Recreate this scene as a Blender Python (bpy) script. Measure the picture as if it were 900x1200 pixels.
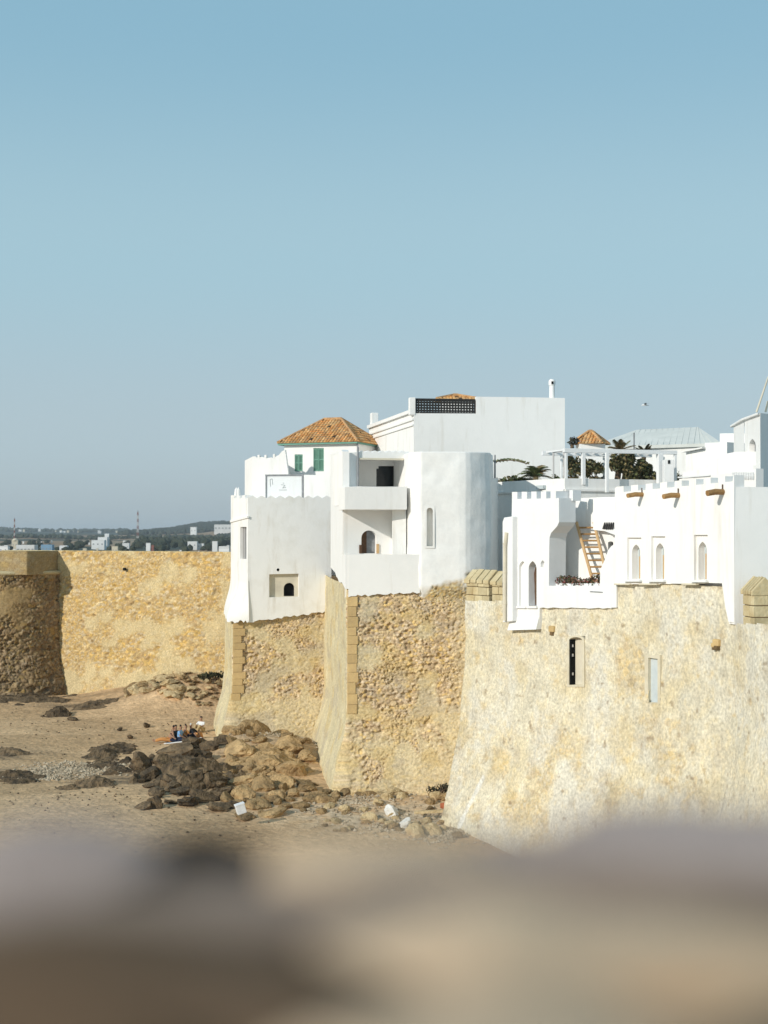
import bpy, bmesh, math, random
import numpy as np
from mathutils import Vector, noise, Matrix
from mathutils.geometry import tessellate_polygon

for o in list(bpy.data.objects):
    bpy.data.objects.remove(o)
SC = bpy.context.scene
COL = SC.collection
random.seed(7)
R = math.radians

# ------------------------------------------------------------------ camera
F, CX, CY, CAMZ = 1600.0, 450.0, 600.0, 12.0      # focal length in 900-pixel units, eye height above the sand
PITCH = math.atan(25.0 / F)
cam = bpy.data.cameras.new('camera')
cam.sensor_fit = 'HORIZONTAL'
cam.sensor_width = 24.0
cam.lens = 24.0 * F / 900.0
cam.clip_start = 0.05
cam.clip_end = 20000
cam.dof.use_dof = True
cam.dof.focus_distance = 60.0
cam.dof.aperture_fstop = 1.2
camo = bpy.data.objects.new('camera', cam)
COL.objects.link(camo)
camo.location = (0, 0, CAMZ)
camo.rotation_euler = (math.pi / 2 + PITCH, 0, 0)
SC.camera = camo

# ------------------------------------------------------------------ sky and sun
SUN_AZ, SUN_EL = R(43), R(24)                      # from the left, a little behind the camera
SDIR = Vector((-math.cos(SUN_EL) * math.cos(SUN_AZ), -math.cos(SUN_EL) * math.sin(SUN_AZ), math.sin(SUN_EL)))
w = bpy.data.worlds.new('World')
SC.world = w
w.use_nodes = True
nt = w.node_tree
sky = nt.nodes.new('ShaderNodeTexSky')
sky.sky_type = 'NISHITA'
sky.sun_disc = False
sky.sun_elevation = SUN_EL
sky.sun_rotation = math.atan2(SDIR.x, SDIR.y)
sky.air_density = 1.0
sky.dust_density = 1.5
sky.ozone_density = 1.5
hsv = nt.nodes.new('ShaderNodeHueSaturation')
hsv.inputs['Saturation'].default_value = 0.85
mixn = nt.nodes.new('ShaderNodeMix')
mixn.data_type = 'RGBA'
mixn.inputs[0].default_value = 0.86
geo = nt.nodes.new('ShaderNodeTexCoord')
sepz = nt.nodes.new('ShaderNodeSeparateXYZ')
rampz = nt.nodes.new('ShaderNodeValToRGB')
cr_ = rampz.color_ramp
cr_.interpolation = 'EASE'
for pos_, col_ in ((0.0, (0.375, 0.455, 0.50)), (0.07, (0.39, 0.50, 0.56)), (0.20, (0.34, 0.52, 0.60)), (0.36, (0.24, 0.44, 0.56)), (1.0, (0.16, 0.31, 0.45))):
    e_ = cr_.elements[0] if pos_ == 0.0 else (cr_.elements[-1] if pos_ == 1.0 else cr_.elements.new(pos_))
    e_.color = (*col_, 1)
scl = nt.nodes.new('ShaderNodeVectorMath')
scl.operation = 'SCALE'
scl.inputs['Scale'].default_value = 10.0
nt.links.new(geo.outputs['Generated'], sepz.inputs[0])
nt.links.new(sepz.outputs['Z'], rampz.inputs[0])
nt.links.new(rampz.outputs[0], scl.inputs[0])
nt.links.new(scl.outputs[0], mixn.inputs[7])
nt.links.new(sky.outputs[0], hsv.inputs['Color'])
nt.links.new(hsv.outputs[0], mixn.inputs[6])
nt.links.new(mixn.outputs[2], nt.nodes['Background'].inputs[0])
nt.nodes['Background'].inputs[1].default_value = 0.1
sun = bpy.data.lights.new('sun', 'SUN')
sun.energy = 2.9
sun.angle = R(0.53)
sun.color = (1.0, 0.95, 0.87)
suno = bpy.data.objects.new('sun', sun)
COL.objects.link(suno)
suno.rotation_euler = SDIR.to_track_quat('Z', 'Y').to_euler()
suno.location = (-60, -20, 60)
SC.view_settings.view_transform = 'Standard'
SC.view_settings.look = 'None'
SC.view_settings.exposure = 0.20
SC.view_settings.gamma = 1.0
SC.view_settings.use_curve_mapping = False

# ------------------------------------------------------------------ measuring
CP, SP = math.cos(PITCH), math.sin(PITCH)


def ray(px, py):
    u, v = (px - CX) / F, (CY - py) / F
    return Vector((u, CP - v * SP, SP + v * CP))


def W(px, py, D):
    d = ray(px, py)
    return Vector((d.x * D / d.y, D, CAMZ + d.z * D / d.y))


def plan(px, D):
    p = W(px, 625, D)
    return (p.x, p.y)


def ZY(py, D):
    return W(450, py, D).z


def on_sand(px, py, z=0.0):
    d = ray(px, py)
    k = (z - CAMZ) / d.z
    return Vector((d.x * k, d.y * k, z))


class Pl:
    """a vertical plane through two plan points (left, right as seen from the sea side)"""

    def __init__(s, a, b, off=0.0, world=False):
        A = Vector((a[0], a[1], 0)) if world else Vector((*plan(*a), 0))
        B = Vector((b[0], b[1], 0)) if world else Vector((*plan(*b), 0))
        s.t = (B - A).normalized()
        s.n = Vector((s.t.y, -s.t.x, 0))
        s.A = A + s.n * off
        s.L = (B - A).length

    def sz(s, px, py):
        d = ray(px, py)
        C = Vector((0, 0, CAMZ))
        k = (s.A - C).dot(s.n) / d.dot(s.n)
        P = C + d * k
        return ((P - s.A).dot(s.t), P.z)

    def poly(s, pts):
        return [s.sz(*p) for p in pts]

    def p(s, q, z, off=0.0):
        v = s.A + s.t * q + s.n * off
        return Vector((v.x, v.y, z))

    def px(s, px, py, off=0.0):
        return s.p(*s.sz(px, py), off)


# ------------------------------------------------------------------ object helpers
ORG = {}


def thing(name, label, cat, loc=(0, 0, 0), group=None):
    o = bpy.data.objects.new(name, None)
    COL.objects.link(o)
    o.location = loc
    o.empty_display_size = 0.2
    ORG[o.name] = Vector(loc)
    o['label'] = label
    o['category'] = cat
    if group:
        o['group'] = group
    return o


def tag(o, label, cat, group=None):
    o['label'] = label
    o['category'] = cat
    if group:
        o['group'] = group
    return o


class MB:
    def __init__(s):
        s.v, s.f = [], []

    def add(s, vs, fs):
        b = len(s.v)
        s.v += [Vector(v) for v in vs]
        s.f += [tuple(i + b for i in f) for f in fs]
        return s

    def box(s, lo, hi):
        x0, y0, z0 = lo
        x1, y1, z1 = hi
        return s.add([(x0, y0, z0), (x1, y0, z0), (x1, y1, z0), (x0, y1, z0), (x0, y0, z1), (x1, y0, z1), (x1, y1, z1), (x0, y1, z1)],
                     [(0, 3, 2, 1), (4, 5, 6, 7), (0, 1, 5, 4), (1, 2, 6, 5), (2, 3, 7, 6), (3, 0, 4, 7)])

    def obox(s, c, ax, ay, az):
        """box from centre and three half-axis vectors"""
        c, ax, ay, az = Vector(c), Vector(ax), Vector(ay), Vector(az)
        vs = [c + ax * i + ay * j + az * k for k in (-1, 1) for j in (-1, 1) for i in (-1, 1)]
        return s.add(vs, [(0, 2, 3, 1), (4, 5, 7, 6), (0, 1, 5, 4), (2, 6, 7, 3), (0, 4, 6, 2), (1, 3, 7, 5)])

    def prism(s, pts, z0, z1):
        n = len(pts)
        a = sum(pts[i][0] * pts[(i + 1) % n][1] - pts[(i + 1) % n][0] * pts[i][1] for i in range(n))
        if a < 0:
            pts = pts[::-1]
        zz0 = z0 if hasattr(z0, '__len__') else [z0] * n
        zz1 = z1 if hasattr(z1, '__len__') else [z1] * n
        vs = [(p[0], p[1], zz0[i]) for i, p in enumerate(pts)] + [(p[0], p[1], zz1[i]) for i, p in enumerate(pts)]
        fs = [tuple(range(n))[::-1], tuple(range(n, 2 * n))] + [(i, (i + 1) % n, n + (i + 1) % n, n + i) for i in range(n)]
        return s.add(vs, fs)

    def tube(s, pts, rad, n=8, cap=True):
        pts = [Vector(p) for p in pts]
        rr = rad if hasattr(rad, '__len__') else [rad] * len(pts)
        vs, fs = [], []
        for i, p in enumerate(pts):
            d = (pts[min(i + 1, len(pts) - 1)] - pts[max(i - 1, 0)]).normalized()
            a = d.cross(Vector((0.31, 0.17, 0.93)) if abs(d.z) < 0.9 else Vector((1, 0.1, 0))).normalized()
            b = d.cross(a)
            for k in range(n):
                an = 2 * math.pi * k / n
                vs.append(p + (a * math.cos(an) + b * math.sin(an)) * rr[i])
        for i in range(len(pts) - 1):
            for k in range(n):
                fs.append((i * n + k, i * n + (k + 1) % n, (i + 1) * n + (k + 1) % n, (i + 1) * n + k))
        if cap:
            fs.append(tuple(range(n))[::-1])
            fs.append(tuple(range((len(pts) - 1) * n, len(pts) * n)))
        return s.add(vs, fs)

    def panel(s, pl, outline, holes=(), thick=None, off=0.0, keep_ends=True, back=True):
        """a wall sheet on plane pl, (s,z) outline, holes = [(poly, depth)], with reveals, back and rims"""
        loops = [outline] + [h[0] for h in holes]
        flat = [q for lp in loops for q in lp]
        tris = tessellate_polygon([[Vector((q[0], q[1], 0)) for q in lp] for lp in loops])
        P = lambda q, o: pl.p(q[0], q[1], o)

        def fix(t):
            a, b, c = (flat[i] for i in t)
            ar = (b[0] - a[0]) * (c[1] - a[1]) - (c[0] - a[0]) * (b[1] - a[1])
            return tuple(t) if ar > 0 else tuple(t)[::-1]
        tris = [fix(t) for t in tris]
        s.add([P(q, off) for q in flat], tris)

        def rim(lp, d0, d1, inward):
            n = len(lp)
            ar = sum(lp[i][0] * lp[(i + 1) % n][1] - lp[(i + 1) % n][0] * lp[i][1] for i in range(n))
            smin, smax = min(q[0] for q in lp), max(q[0] for q in lp)
            for i in range(n):
                a, b = lp[i], lp[(i + 1) % n]
                if not inward and not keep_ends and abs(a[0] - b[0]) < 1e-4 and (abs(a[0] - smin) < 1e-3 or abs(a[0] - smax) < 1e-3):
                    continue
                q = [P(a, d0), P(b, d0), P(b, d1), P(a, d1)]
                if (ar > 0) == inward:
                    q = q[::-1]
                s.add(q[::-1], [(0, 1, 2, 3)])
        for h in holes:
            rim(h[0], off, off - h[1], True)
        if thick:
            if back:
                s.add([P(q, off - thick) for q in flat], [t[::-1] for t in tris])
            rim(outline, off, off - thick, False)
        return s


def mesh_of(name, mb):
    me = bpy.data.meshes.new(name)
    me.from_pydata([tuple(v) for v in mb.v], [], mb.f)
    me.update()
    return me


def obj(name, mb, mat, parent=None, bevel=0, smooth=False, kind=None):
    o0 = ORG[parent.name] if parent else Vector((0, 0, 0))
    if o0.length > 0:
        mb.v = [v - o0 for v in mb.v]
    me = mesh_of(name, mb)
    me.materials.append(mat)
    o = bpy.data.objects.new(name, me)
    COL.objects.link(o)
    if parent:
        o.parent = parent
        ORG[o.name] = o0
    else:
        ORG[o.name] = Vector((0, 0, 0))
    if smooth:
        me.polygons.foreach_set('use_smooth', [True] * len(me.polygons))
    if bevel:
        bm = bmesh.new()
        bm.from_mesh(me)
        bmesh.ops.remove_doubles(bm, verts=bm.verts, dist=1e-4)
        es = [e for e in bm.edges if len(e.link_faces) == 2 and e.calc_face_angle(0) > 0.5]
        try:
            bmesh.ops.bevel(bm, geom=es, offset=bevel, segments=2, profile=0.6, affect='EDGES', clamp_overlap=True)
        except Exception:
            pass
        bm.to_mesh(me)
        bm.free()
    if kind:
        o['kind'] = kind
    return o


def copy_tree(o, parent=None):
    c = o.copy()
    COL.objects.link(c)
    if parent:
        c.parent = parent
    for ch in list(o.children):
        copy_tree(ch, c)
    return c


def arch(x0, x1, yt, yb, kind='round', n=10):
    """pixel outline of an arched opening, clockwise from the lower left"""
    c, hw = (x0 + x1) / 2, (x1 - x0) / 2
    pts = [(x0, yb)]
    if kind == 'round':
        for i in range(n + 1):
            a = math.pi - math.pi * i / n
            pts.append((c + hw * math.cos(a), yt + hw - hw * math.sin(a)))
    elif kind == 'flat':
        rise = hw * 0.5
        for i in range(n + 1):
            a = math.pi - math.pi * i / n
            pts.append((c + hw * math.cos(a), yt + rise - rise * math.sin(a)))
    else:
        rise = hw * 2.0
        for i in range(n // 2 + 1):
            k = i / (n // 2)
            pts.append((x0 + hw * (1 - math.cos(k * math.pi / 2)) ** 1.0, yt + rise * (1 - math.sin(k * math.pi / 2) * 0.55 - 0.45 * k)))
        q = [(2 * c - p[0], p[1]) for p in pts[1:-1]][::-1]
        pts += q
    pts.append((x1, yb))
    return pts


def rect(x0, x1, y0, y1):
    return [(x0, y1), (x0, y0), (x1, y0), (x1, y1)]


# ------------------------------------------------------------------ materials
def nodemat(name, rough=0.9):
    m = bpy.data.materials.new(name)
    m.use_nodes = True
    b = m.node_tree.nodes['Principled BSDF']
    b.inputs['Roughness'].default_value = rough
    b.inputs['Specular IOR Level'].default_value = 0.25
    return m, m.node_tree, b


def noise_mix(m, base, var, scale=2.0, detail=6, contrast=(0.35, 0.7), bump=0.0, bscale=20.0, rough=0.9, objrand=0.0, scale_vec=None, bdist=0.02):
    mat, t, b = nodemat(m, rough)
    tc = t.nodes.new('ShaderNodeTexCoord')
    src = tc.outputs['Object']
    if scale_vec:
        mp = t.nodes.new('ShaderNodeMapping')
        mp.inputs['Scale'].default_value = scale_vec
        t.links.new(src, mp.inputs[0])
        src = mp.outputs[0]
    n1 = t.nodes.new('ShaderNodeTexNoise')
    n1.inputs['Scale'].default_value = scale
    n1.inputs['Detail'].default_value = detail
    n1.inputs['Roughness'].default_value = 0.62
    t.links.new(src, n1.inputs['Vector'])
    rp = t.nodes.new('ShaderNodeValToRGB')
    rp.color_ramp.elements[0].position = contrast[0]
    rp.color_ramp.elements[1].position = contrast[1]
    rp.color_ramp.elements[0].color = (*base, 1)
    rp.color_ramp.elements[1].color = (*var, 1)
    t.links.new(n1.outputs['Fac'], rp.inputs[0])
    out = rp.outputs[0]
    if objrand:
        oi = t.nodes.new('ShaderNodeObjectInfo')
        mr = t.nodes.new('ShaderNodeMapRange')
        mr.inputs[3].default_value = 1 - objrand
        mr.inputs[4].default_value = 1 + objrand
        t.links.new(oi.outputs['Random'], mr.inputs[0])
        mu = t.nodes.new('ShaderNodeVectorMath')
        mu.operation = 'SCALE'
        t.links.new(out, mu.inputs[0])
        t.links.new(mr.outputs[0], mu.inputs['Scale'])
        out = mu.outputs[0]
    t.links.new(out, b.inputs['Base Color'])
    if bump:
        n2 = t.nodes.new('ShaderNodeTexNoise')
        n2.inputs['Scale'].default_value = bscale
        n2.inputs['Detail'].default_value = 6
        t.links.new(tc.outputs['Object'], n2.inputs['Vector'])
        bp = t.nodes.new('ShaderNodeBump')
        bp.inputs['Strength'].default_value = bump
        bp.inputs['Distance'].default_value = bdist
        t.links.new(n2.outputs['Fac'], bp.inputs['Height'])
        t.links.new(bp.outputs[0], b.inputs['Normal'])
    return mat


def attr_mat(name, rough=0.95, nscale=9.0, amt=0.35, bump=0.5, bscale=25.0, bdist=0.03):
    """colour from the mesh's own Col attribute, broken up by grain"""
    mat, t, b = nodemat(name, rough)
    at = t.nodes.new('ShaderNodeAttribute')
    at.attribute_name = 'Col'
    tc = t.nodes.new('ShaderNodeTexCoord')
    n1 = t.nodes.new('ShaderNodeTexNoise')
    n1.inputs['Scale'].default_value = nscale
    n1.inputs['Detail'].default_value = 7
    n1.inputs['Roughness'].default_value = 0.7
    t.links.new(tc.outputs['Object'], n1.inputs['Vector'])
    mr = t.nodes.new('ShaderNodeMapRange')
    mr.inputs[1].default_value = 0.3
    mr.inputs[2].default_value = 0.7
    mr.inputs[3].default_value = 1 - amt
    mr.inputs[4].default_value = 1 + amt
    t.links.new(n1.outputs['Fac'], mr.inputs[0])
    mu = t.nodes.new('ShaderNodeVectorMath')
    mu.operation = 'SCALE'
    t.links.new(at.outputs['Color'], mu.inputs[0])
    t.links.new(mr.outputs[0], mu.inputs['Scale'])
    t.links.new(mu.outputs[0], b.inputs['Base Color'])
    n2 = t.nodes.new('ShaderNodeTexNoise')
    n2.inputs['Scale'].default_value = bscale
    n2.inputs['Detail'].default_value = 5
    t.links.new(tc.outputs['Object'], n2.inputs['Vector'])
    bp = t.nodes.new('ShaderNodeBump')
    bp.inputs['Strength'].default_value = bump
    bp.inputs['Distance'].default_value = bdist
    t.links.new(n2.outputs['Fac'], bp.inputs['Height'])
    t.links.new(bp.outputs[0], b.inputs['Normal'])
    return mat


M = {}
def streaks(mat, col, amt=0.5, sc=(2.2, 2.2, 0.22), lo=0.56, hi=0.78):
    """faint rain streaks with a shape of their own, laid over the wash"""
    t = mat.node_tree
    b = t.nodes['Principled BSDF']
    src = b.inputs['Base Color'].links[0].from_socket
    tc = t.nodes.new('ShaderNodeTexCoord')
    mp = t.nodes.new('ShaderNodeMapping')
    mp.inputs['Scale'].default_value = sc
    n = t.nodes.new('ShaderNodeTexNoise')
    n.inputs['Scale'].default_value = 1.0
    n.inputs['Detail'].default_value = 7
    n.inputs['Roughness'].default_value = 0.68
    mr = t.nodes.new('ShaderNodeMapRange')
    mr.inputs[1].default_value = lo
    mr.inputs[2].default_value = hi
    mr.inputs[4].default_value = amt
    mx = t.nodes.new('ShaderNodeMix')
    mx.data_type = 'RGBA'
    mx.inputs[7].default_value = (*col, 1)
    t.links.new(tc.outputs['Object'], mp.inputs[0])
    t.links.new(mp.outputs[0], n.inputs['Vector'])
    t.links.new(n.outputs['Fac'], mr.inputs[0])
    t.links.new(mr.outputs[0], mx.inputs[0])
    t.links.new(src, mx.inputs[6])
    t.links.new(mx.outputs[2], b.inputs['Base Color'])


M['white'] = noise_mix('whitewash', (0.85, 0.83, 0.795), (0.78, 0.765, 0.73), 0.55, 8, (0.5, 0.85), 0.30, 2.2, 0.92, bdist=0.04)
M['white_old'] = noise_mix('weathered_whitewash', (0.85, 0.835, 0.80), (0.72, 0.69, 0.62), 0.8, 10, (0.50, 0.85), 0.30, 2.5, 0.95, bdist=0.05)
M['white_clean'] = noise_mix('fresh_whitewash', (0.80, 0.80, 0.79), (0.75, 0.75, 0.735), 0.8, 5, (0.4, 0.8), 0.3, 6, 0.9, bdist=0.03)
streaks(M['white'], (0.58, 0.53, 0.44), 0.5, (2.2, 2.2, 0.25), 0.54, 0.76)
streaks(M['white_old'], (0.56, 0.50, 0.40), 0.6, (1.8, 1.8, 0.3), 0.52, 0.76)
streaks(M['white_clean'], (0.66, 0.63, 0.56), 0.35)
M['cream'] = noise_mix('cream_plaster', (0.66, 0.60, 0.47), (0.55, 0.50, 0.40), 2, 6, (0.4, 0.7), 0.4, 8)
M['stone'] = attr_mat('rubble_stone')
M['tower_plaster'] = attr_mat('tower_plaster', nscale=3.0, amt=0.05, bump=0.25, bscale=8.0)
M['sand'] = attr_mat('beach_sand', nscale=2.2, amt=0.28, bump=0.8, bscale=3.5, bdist=0.16)
M['land'] = attr_mat('far_land', nscale=0.02, amt=0.4, bump=0.0)
M['quoin'] = noise_mix('ochre_limestone', (0.60, 0.43, 0.20), (0.50, 0.35, 0.17), 3, 8, (0.35, 0.7), 0.7, 14, 0.95, objrand=0.10)
M['merlon'] = noise_mix('merlon_stone', (0.62, 0.53, 0.33), (0.46, 0.35, 0.18), 1.6, 9, (0.35, 0.7), 0.8, 10, 0.95, objrand=0.15, bdist=0.04)
M['joint'] = noise_mix('earthy_mortar', (0.20, 0.13, 0.06), (0.10, 0.065, 0.03), 5, 6, (0.3, 0.7), 0.5, 20)
M['black'] = noise_mix('unlit_interior', (0.012, 0.013, 0.014), (0.02, 0.02, 0.02), 3)
M['black'].node_tree.nodes['Principled BSDF'].inputs['Specular IOR Level'].default_value = 0.0
M['glass'] = noise_mix('dark_window_glass', (0.015, 0.02, 0.022), (0.03, 0.035, 0.04), 2, rough=0.15)
M['iron'] = noise_mix('black_iron', (0.02, 0.02, 0.02), (0.04, 0.035, 0.03), 8, rough=0.6)
M['green'] = noise_mix('green_shutter_paint', (0.15, 0.31, 0.235), (0.19, 0.36, 0.28), 5, 6, (0.3, 0.7))
M['greytrim'] = noise_mix('grey_painted_wood', (0.30, 0.31, 0.32), (0.2, 0.2, 0.2), 4)
M['bluegrey'] = noise_mix('pale_blue_paint', (0.55, 0.60, 0.60), (0.47, 0.52, 0.53), 2.5, 6, (0.4, 0.7))
M['wood'] = noise_mix('honey_wood', (0.64, 0.43, 0.22), (0.52, 0.33, 0.16), 6, 8, (0.3, 0.7), 0.4, 30, 0.8, scale_vec=(1, 1, 5))
M['log'] = noise_mix('weathered_log', (0.42, 0.25, 0.10), (0.24, 0.13, 0.05), 5, 8, (0.3, 0.7), 0.6, 18, 0.9, objrand=0.2)
M['brown'] = noise_mix('brown_wood', (0.09, 0.05, 0.03), (0.14, 0.08, 0.045), 6)
M['tile'] = attr_mat('clay_tile', rough=0.9, nscale=6, amt=0.35, bump=0.3)
M['greyroof'] = noise_mix('pale_grey_roofing', (0.66, 0.665, 0.62), (0.58, 0.59, 0.55), 1.2, 7, (0.35, 0.7), 0.3, 10)
M['leaf'] = attr_mat('leaf', rough=0.6, nscale=2.5, amt=0.4, bump=0.0)
M['trunk'] = noise_mix('trunk_bark', (0.11, 0.075, 0.045), (0.19, 0.13, 0.08), 6, 6, (0.3, 0.7), 0.6, 15)
M['rock_dark'] = noise_mix('dark_wet_rock', (0.05, 0.036, 0.022), (0.21, 0.145, 0.08), 1.6, 9, (0.35, 0.68), 1.0, 5, 0.85, objrand=0.35, bdist=0.15)
M['rock_tan'] = noise_mix('tan_rock', (0.46, 0.31, 0.15), (0.22, 0.145, 0.07), 1.5, 9, (0.38, 0.68), 1.0, 5, 0.92, objrand=0.3, bdist=0.15)
M['rock_pale'] = noise_mix('pale_limestone_block', (0.60, 0.46, 0.26), (0.42, 0.30, 0.15), 2.0, 8, (0.4, 0.7), 0.9, 6, 0.95, objrand=0.25, bdist=0.1)
M['rock_white'] = noise_mix('white_limestone', (0.75, 0.73, 0.68), (0.58, 0.56, 0.52), 3, 7, (0.4, 0.75), 0.6, 9)
M['terracotta'] = noise_mix('terracotta', (0.42, 0.13, 0.06), (0.30, 0.09, 0.04), 5, 6)
M['skin'] = noise_mix('skin', (0.38, 0.22, 0.14), (0.33, 0.18, 0.11), 8, rough=0.6)
M['hair'] = noise_mix('dark_hair', (0.012, 0.01, 0.009), (0.025, 0.02, 0.018), 20, rough=0.7)
M['navy'] = noise_mix('navy_cloth', (0.015, 0.022, 0.05), (0.03, 0.04, 0.07), 8)
M['blue'] = noise_mix('light_blue_cloth', (0.18, 0.36, 0.62), (0.28, 0.46, 0.68), 8)
M['cloth_white'] = noise_mix('white_cloth', (0.75, 0.75, 0.74), (0.65, 0.65, 0.65), 6)
M['orange_cloth'] = noise_mix('orange_cloth', (0.60, 0.28, 0.09), (0.50, 0.22, 0.07), 6)
M['black_cloth'] = noise_mix('black_cloth', (0.012, 0.012, 0.014), (0.025, 0.025, 0.03), 6)
M['redpaint'] = noise_mix('faded_red_paint', (0.24, 0.10, 0.08), (0.2, 0.09, 0.07), 0.2)
M['whitepaint'] = noise_mix('mast_white_paint', (0.55, 0.52, 0.50), (0.48, 0.46, 0.44), 0.2)
M['mast'] = noise_mix('dull_steel', (0.16, 0.15, 0.15), (0.12, 0.11, 0.11), 0.3)
M['fore_grey'] = noise_mix('lilac_grey_stone', (0.47, 0.385, 0.35), (0.38, 0.31, 0.28), 6, 8, (0.3, 0.7), 0.5, 40)
M['fore_beige'] = noise_mix('beige_stone', (0.70, 0.53, 0.36), (0.58, 0.43, 0.29), 6, 8, (0.3, 0.7), 0.5, 40)
M['fore_brown'] = noise_mix('brown_stone', (0.17, 0.11, 0.066), (0.12, 0.078, 0.046), 6, 8, (0.3, 0.7), 0.5, 40)
M['fore_taupe'] = noise_mix('taupe_stone', (0.36, 0.275, 0.215), (0.28, 0.21, 0.165), 6, 8, (0.3, 0.7), 0.5, 40)
M['fore_dark'] = noise_mix('charcoal_stone', (0.06, 0.05, 0.042), (0.045, 0.037, 0.03), 6, 8, (0.3, 0.7), 0.5, 40)
M['fore_mortar'] = noise_mix('parapet_mortar', (0.42, 0.305, 0.195), (0.32, 0.23, 0.15), 5, 8, (0.3, 0.7), 0.5, 30)


# ------------------------------------------------------------------ numpy noise
def h2(ix, iy, s):
    v = np.sin(ix * 127.1 + iy * 311.7 + s * 74.7) * 43758.5453
    return v - np.floor(v)


def vnoise(x, y, s=0):
    ix, iy = np.floor(x), np.floor(y)
    fx, fy = x - ix, y - iy
    fx, fy = fx * fx * (3 - 2 * fx), fy * fy * (3 - 2 * fy)
    a, b, c, d = h2(ix, iy, s), h2(ix + 1, iy, s), h2(ix, iy + 1, s), h2(ix + 1, iy + 1, s)
    return (a * (1 - fx) + b * fx) * (1 - fy) + (c * (1 - fx) + d * fx) * fy


def fbm(x, y, s=0, o=4):
    t, a, tot = 0, 1.0, 0
    for i in range(o):
        t = t + a * vnoise(x * 2 ** i, y * 2 ** i, s + i * 13)
        tot += a
        a *= 0.5
    return t / tot


def voro(u, v, cw, ch, s):
    gx, gy = u / cw, v / ch
    iy0 = np.floor(gy)
    f1 = np.full(u.shape, 9.0)
    f2 = np.full(u.shape, 9.0)
    r1 = np.zeros(u.shape)
    r2 = np.zeros(u.shape)
    ox = np.zeros(u.shape)
    oy = np.zeros(u.shape)
    for dy in (-1, 0, 1):
        iy = iy0 + dy
        sh = 0.5 * np.mod(iy, 2)
        ix0 = np.floor(gx - sh)
        for dx in (-1, 0, 1):
            ix = ix0 + dx
            px = ix + sh + 0.5 + (h2(ix, iy, s) - 0.5) * 0.95
            py = iy + 0.5 + (h2(ix, iy, s + 5) - 0.5) * 0.85
            d = np.sqrt((gx - px) ** 2 + (gy - py) ** 2)
            m = d < f1
            f2 = np.where(m, f1, np.minimum(f2, d))
            r1 = np.where(m, h2(ix, iy, s + 9), r1)
            r2 = np.where(m, h2(ix, iy, s + 17), r2)
            ox = np.where(m, gx - px, ox)
            oy = np.where(m, gy - py, oy)
            f1 = np.where(m, d, f1)
    return f1, f2, r1, r2, ox * (np.mod(r1 * 7.7, 1.0) - 0.5) + oy * (np.mod(r2 * 5.3, 1.0) - 0.5)


def sstep(a, b, x):
    t = np.clip((x - a) / (b - a), 0, 1)
    return t * t * (3 - 2 * t)


def grid_mesh(name, X, Y, Z, colors, mat, parent=None, keep=None, smooth=True):
    """rows x cols grid of points to a mesh with a Col attribute"""
    r, c = X.shape
    o0 = ORG[parent.name] if parent else Vector((0, 0, 0))
    co = np.stack([X - o0.x, Y - o0.y, Z - o0.z], -1).reshape(-1, 3).astype(np.float32)
    i = np.arange(r * c).reshape(r, c)
    q = np.stack([i[:-1, :-1], i[:-1, 1:], i[1:, 1:], i[1:, :-1]], -1).reshape(-1, 4)
    if keep is not None:
        q = q[keep.reshape(-1)]
    me = bpy.data.meshes.new(name)
    me.vertices.add(len(co))
    me.vertices.foreach_set('co', co.reshape(-1))
    me.loops.add(q.size)
    me.loops.foreach_set('vertex_index', q.reshape(-1).astype(np.int32))
    me.polygons.add(len(q))
    me.polygons.foreach_set('loop_start', np.arange(0, q.size, 4, dtype=np.int32))
    me.polygons.foreach_set('use_smooth', np.full(len(q), smooth))
    at = me.attributes.new('Col', 'FLOAT_COLOR', 'POINT')
    ca = np.ones((r * c, 4), np.float32)
    ca[:, :3] = colors.reshape(-1, 3)
    at.data.foreach_set('color', ca.reshape(-1))
    me.update(calc_edges=True)
    me.materials.append(mat)
    o = bpy.data.objects.new(name, me)
    COL.objects.link(o)
    if parent:
        o.parent = parent
    ORG[o.name] = o0
    return o


PAL_GOLD = np.array([(0.60, 0.45, 0.22), (0.52, 0.36, 0.15), (0.62, 0.50, 0.29), (0.46, 0.33, 0.17), (0.58, 0.40, 0.14), (0.55, 0.46, 0.31)])
PAL_GREY = np.array([(0.50, 0.40, 0.27), (0.40, 0.31, 0.21), (0.56, 0.46, 0.31), (0.56, 0.42, 0.20), (0.35, 0.27, 0.19), (0.52, 0.44, 0.35)])


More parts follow.
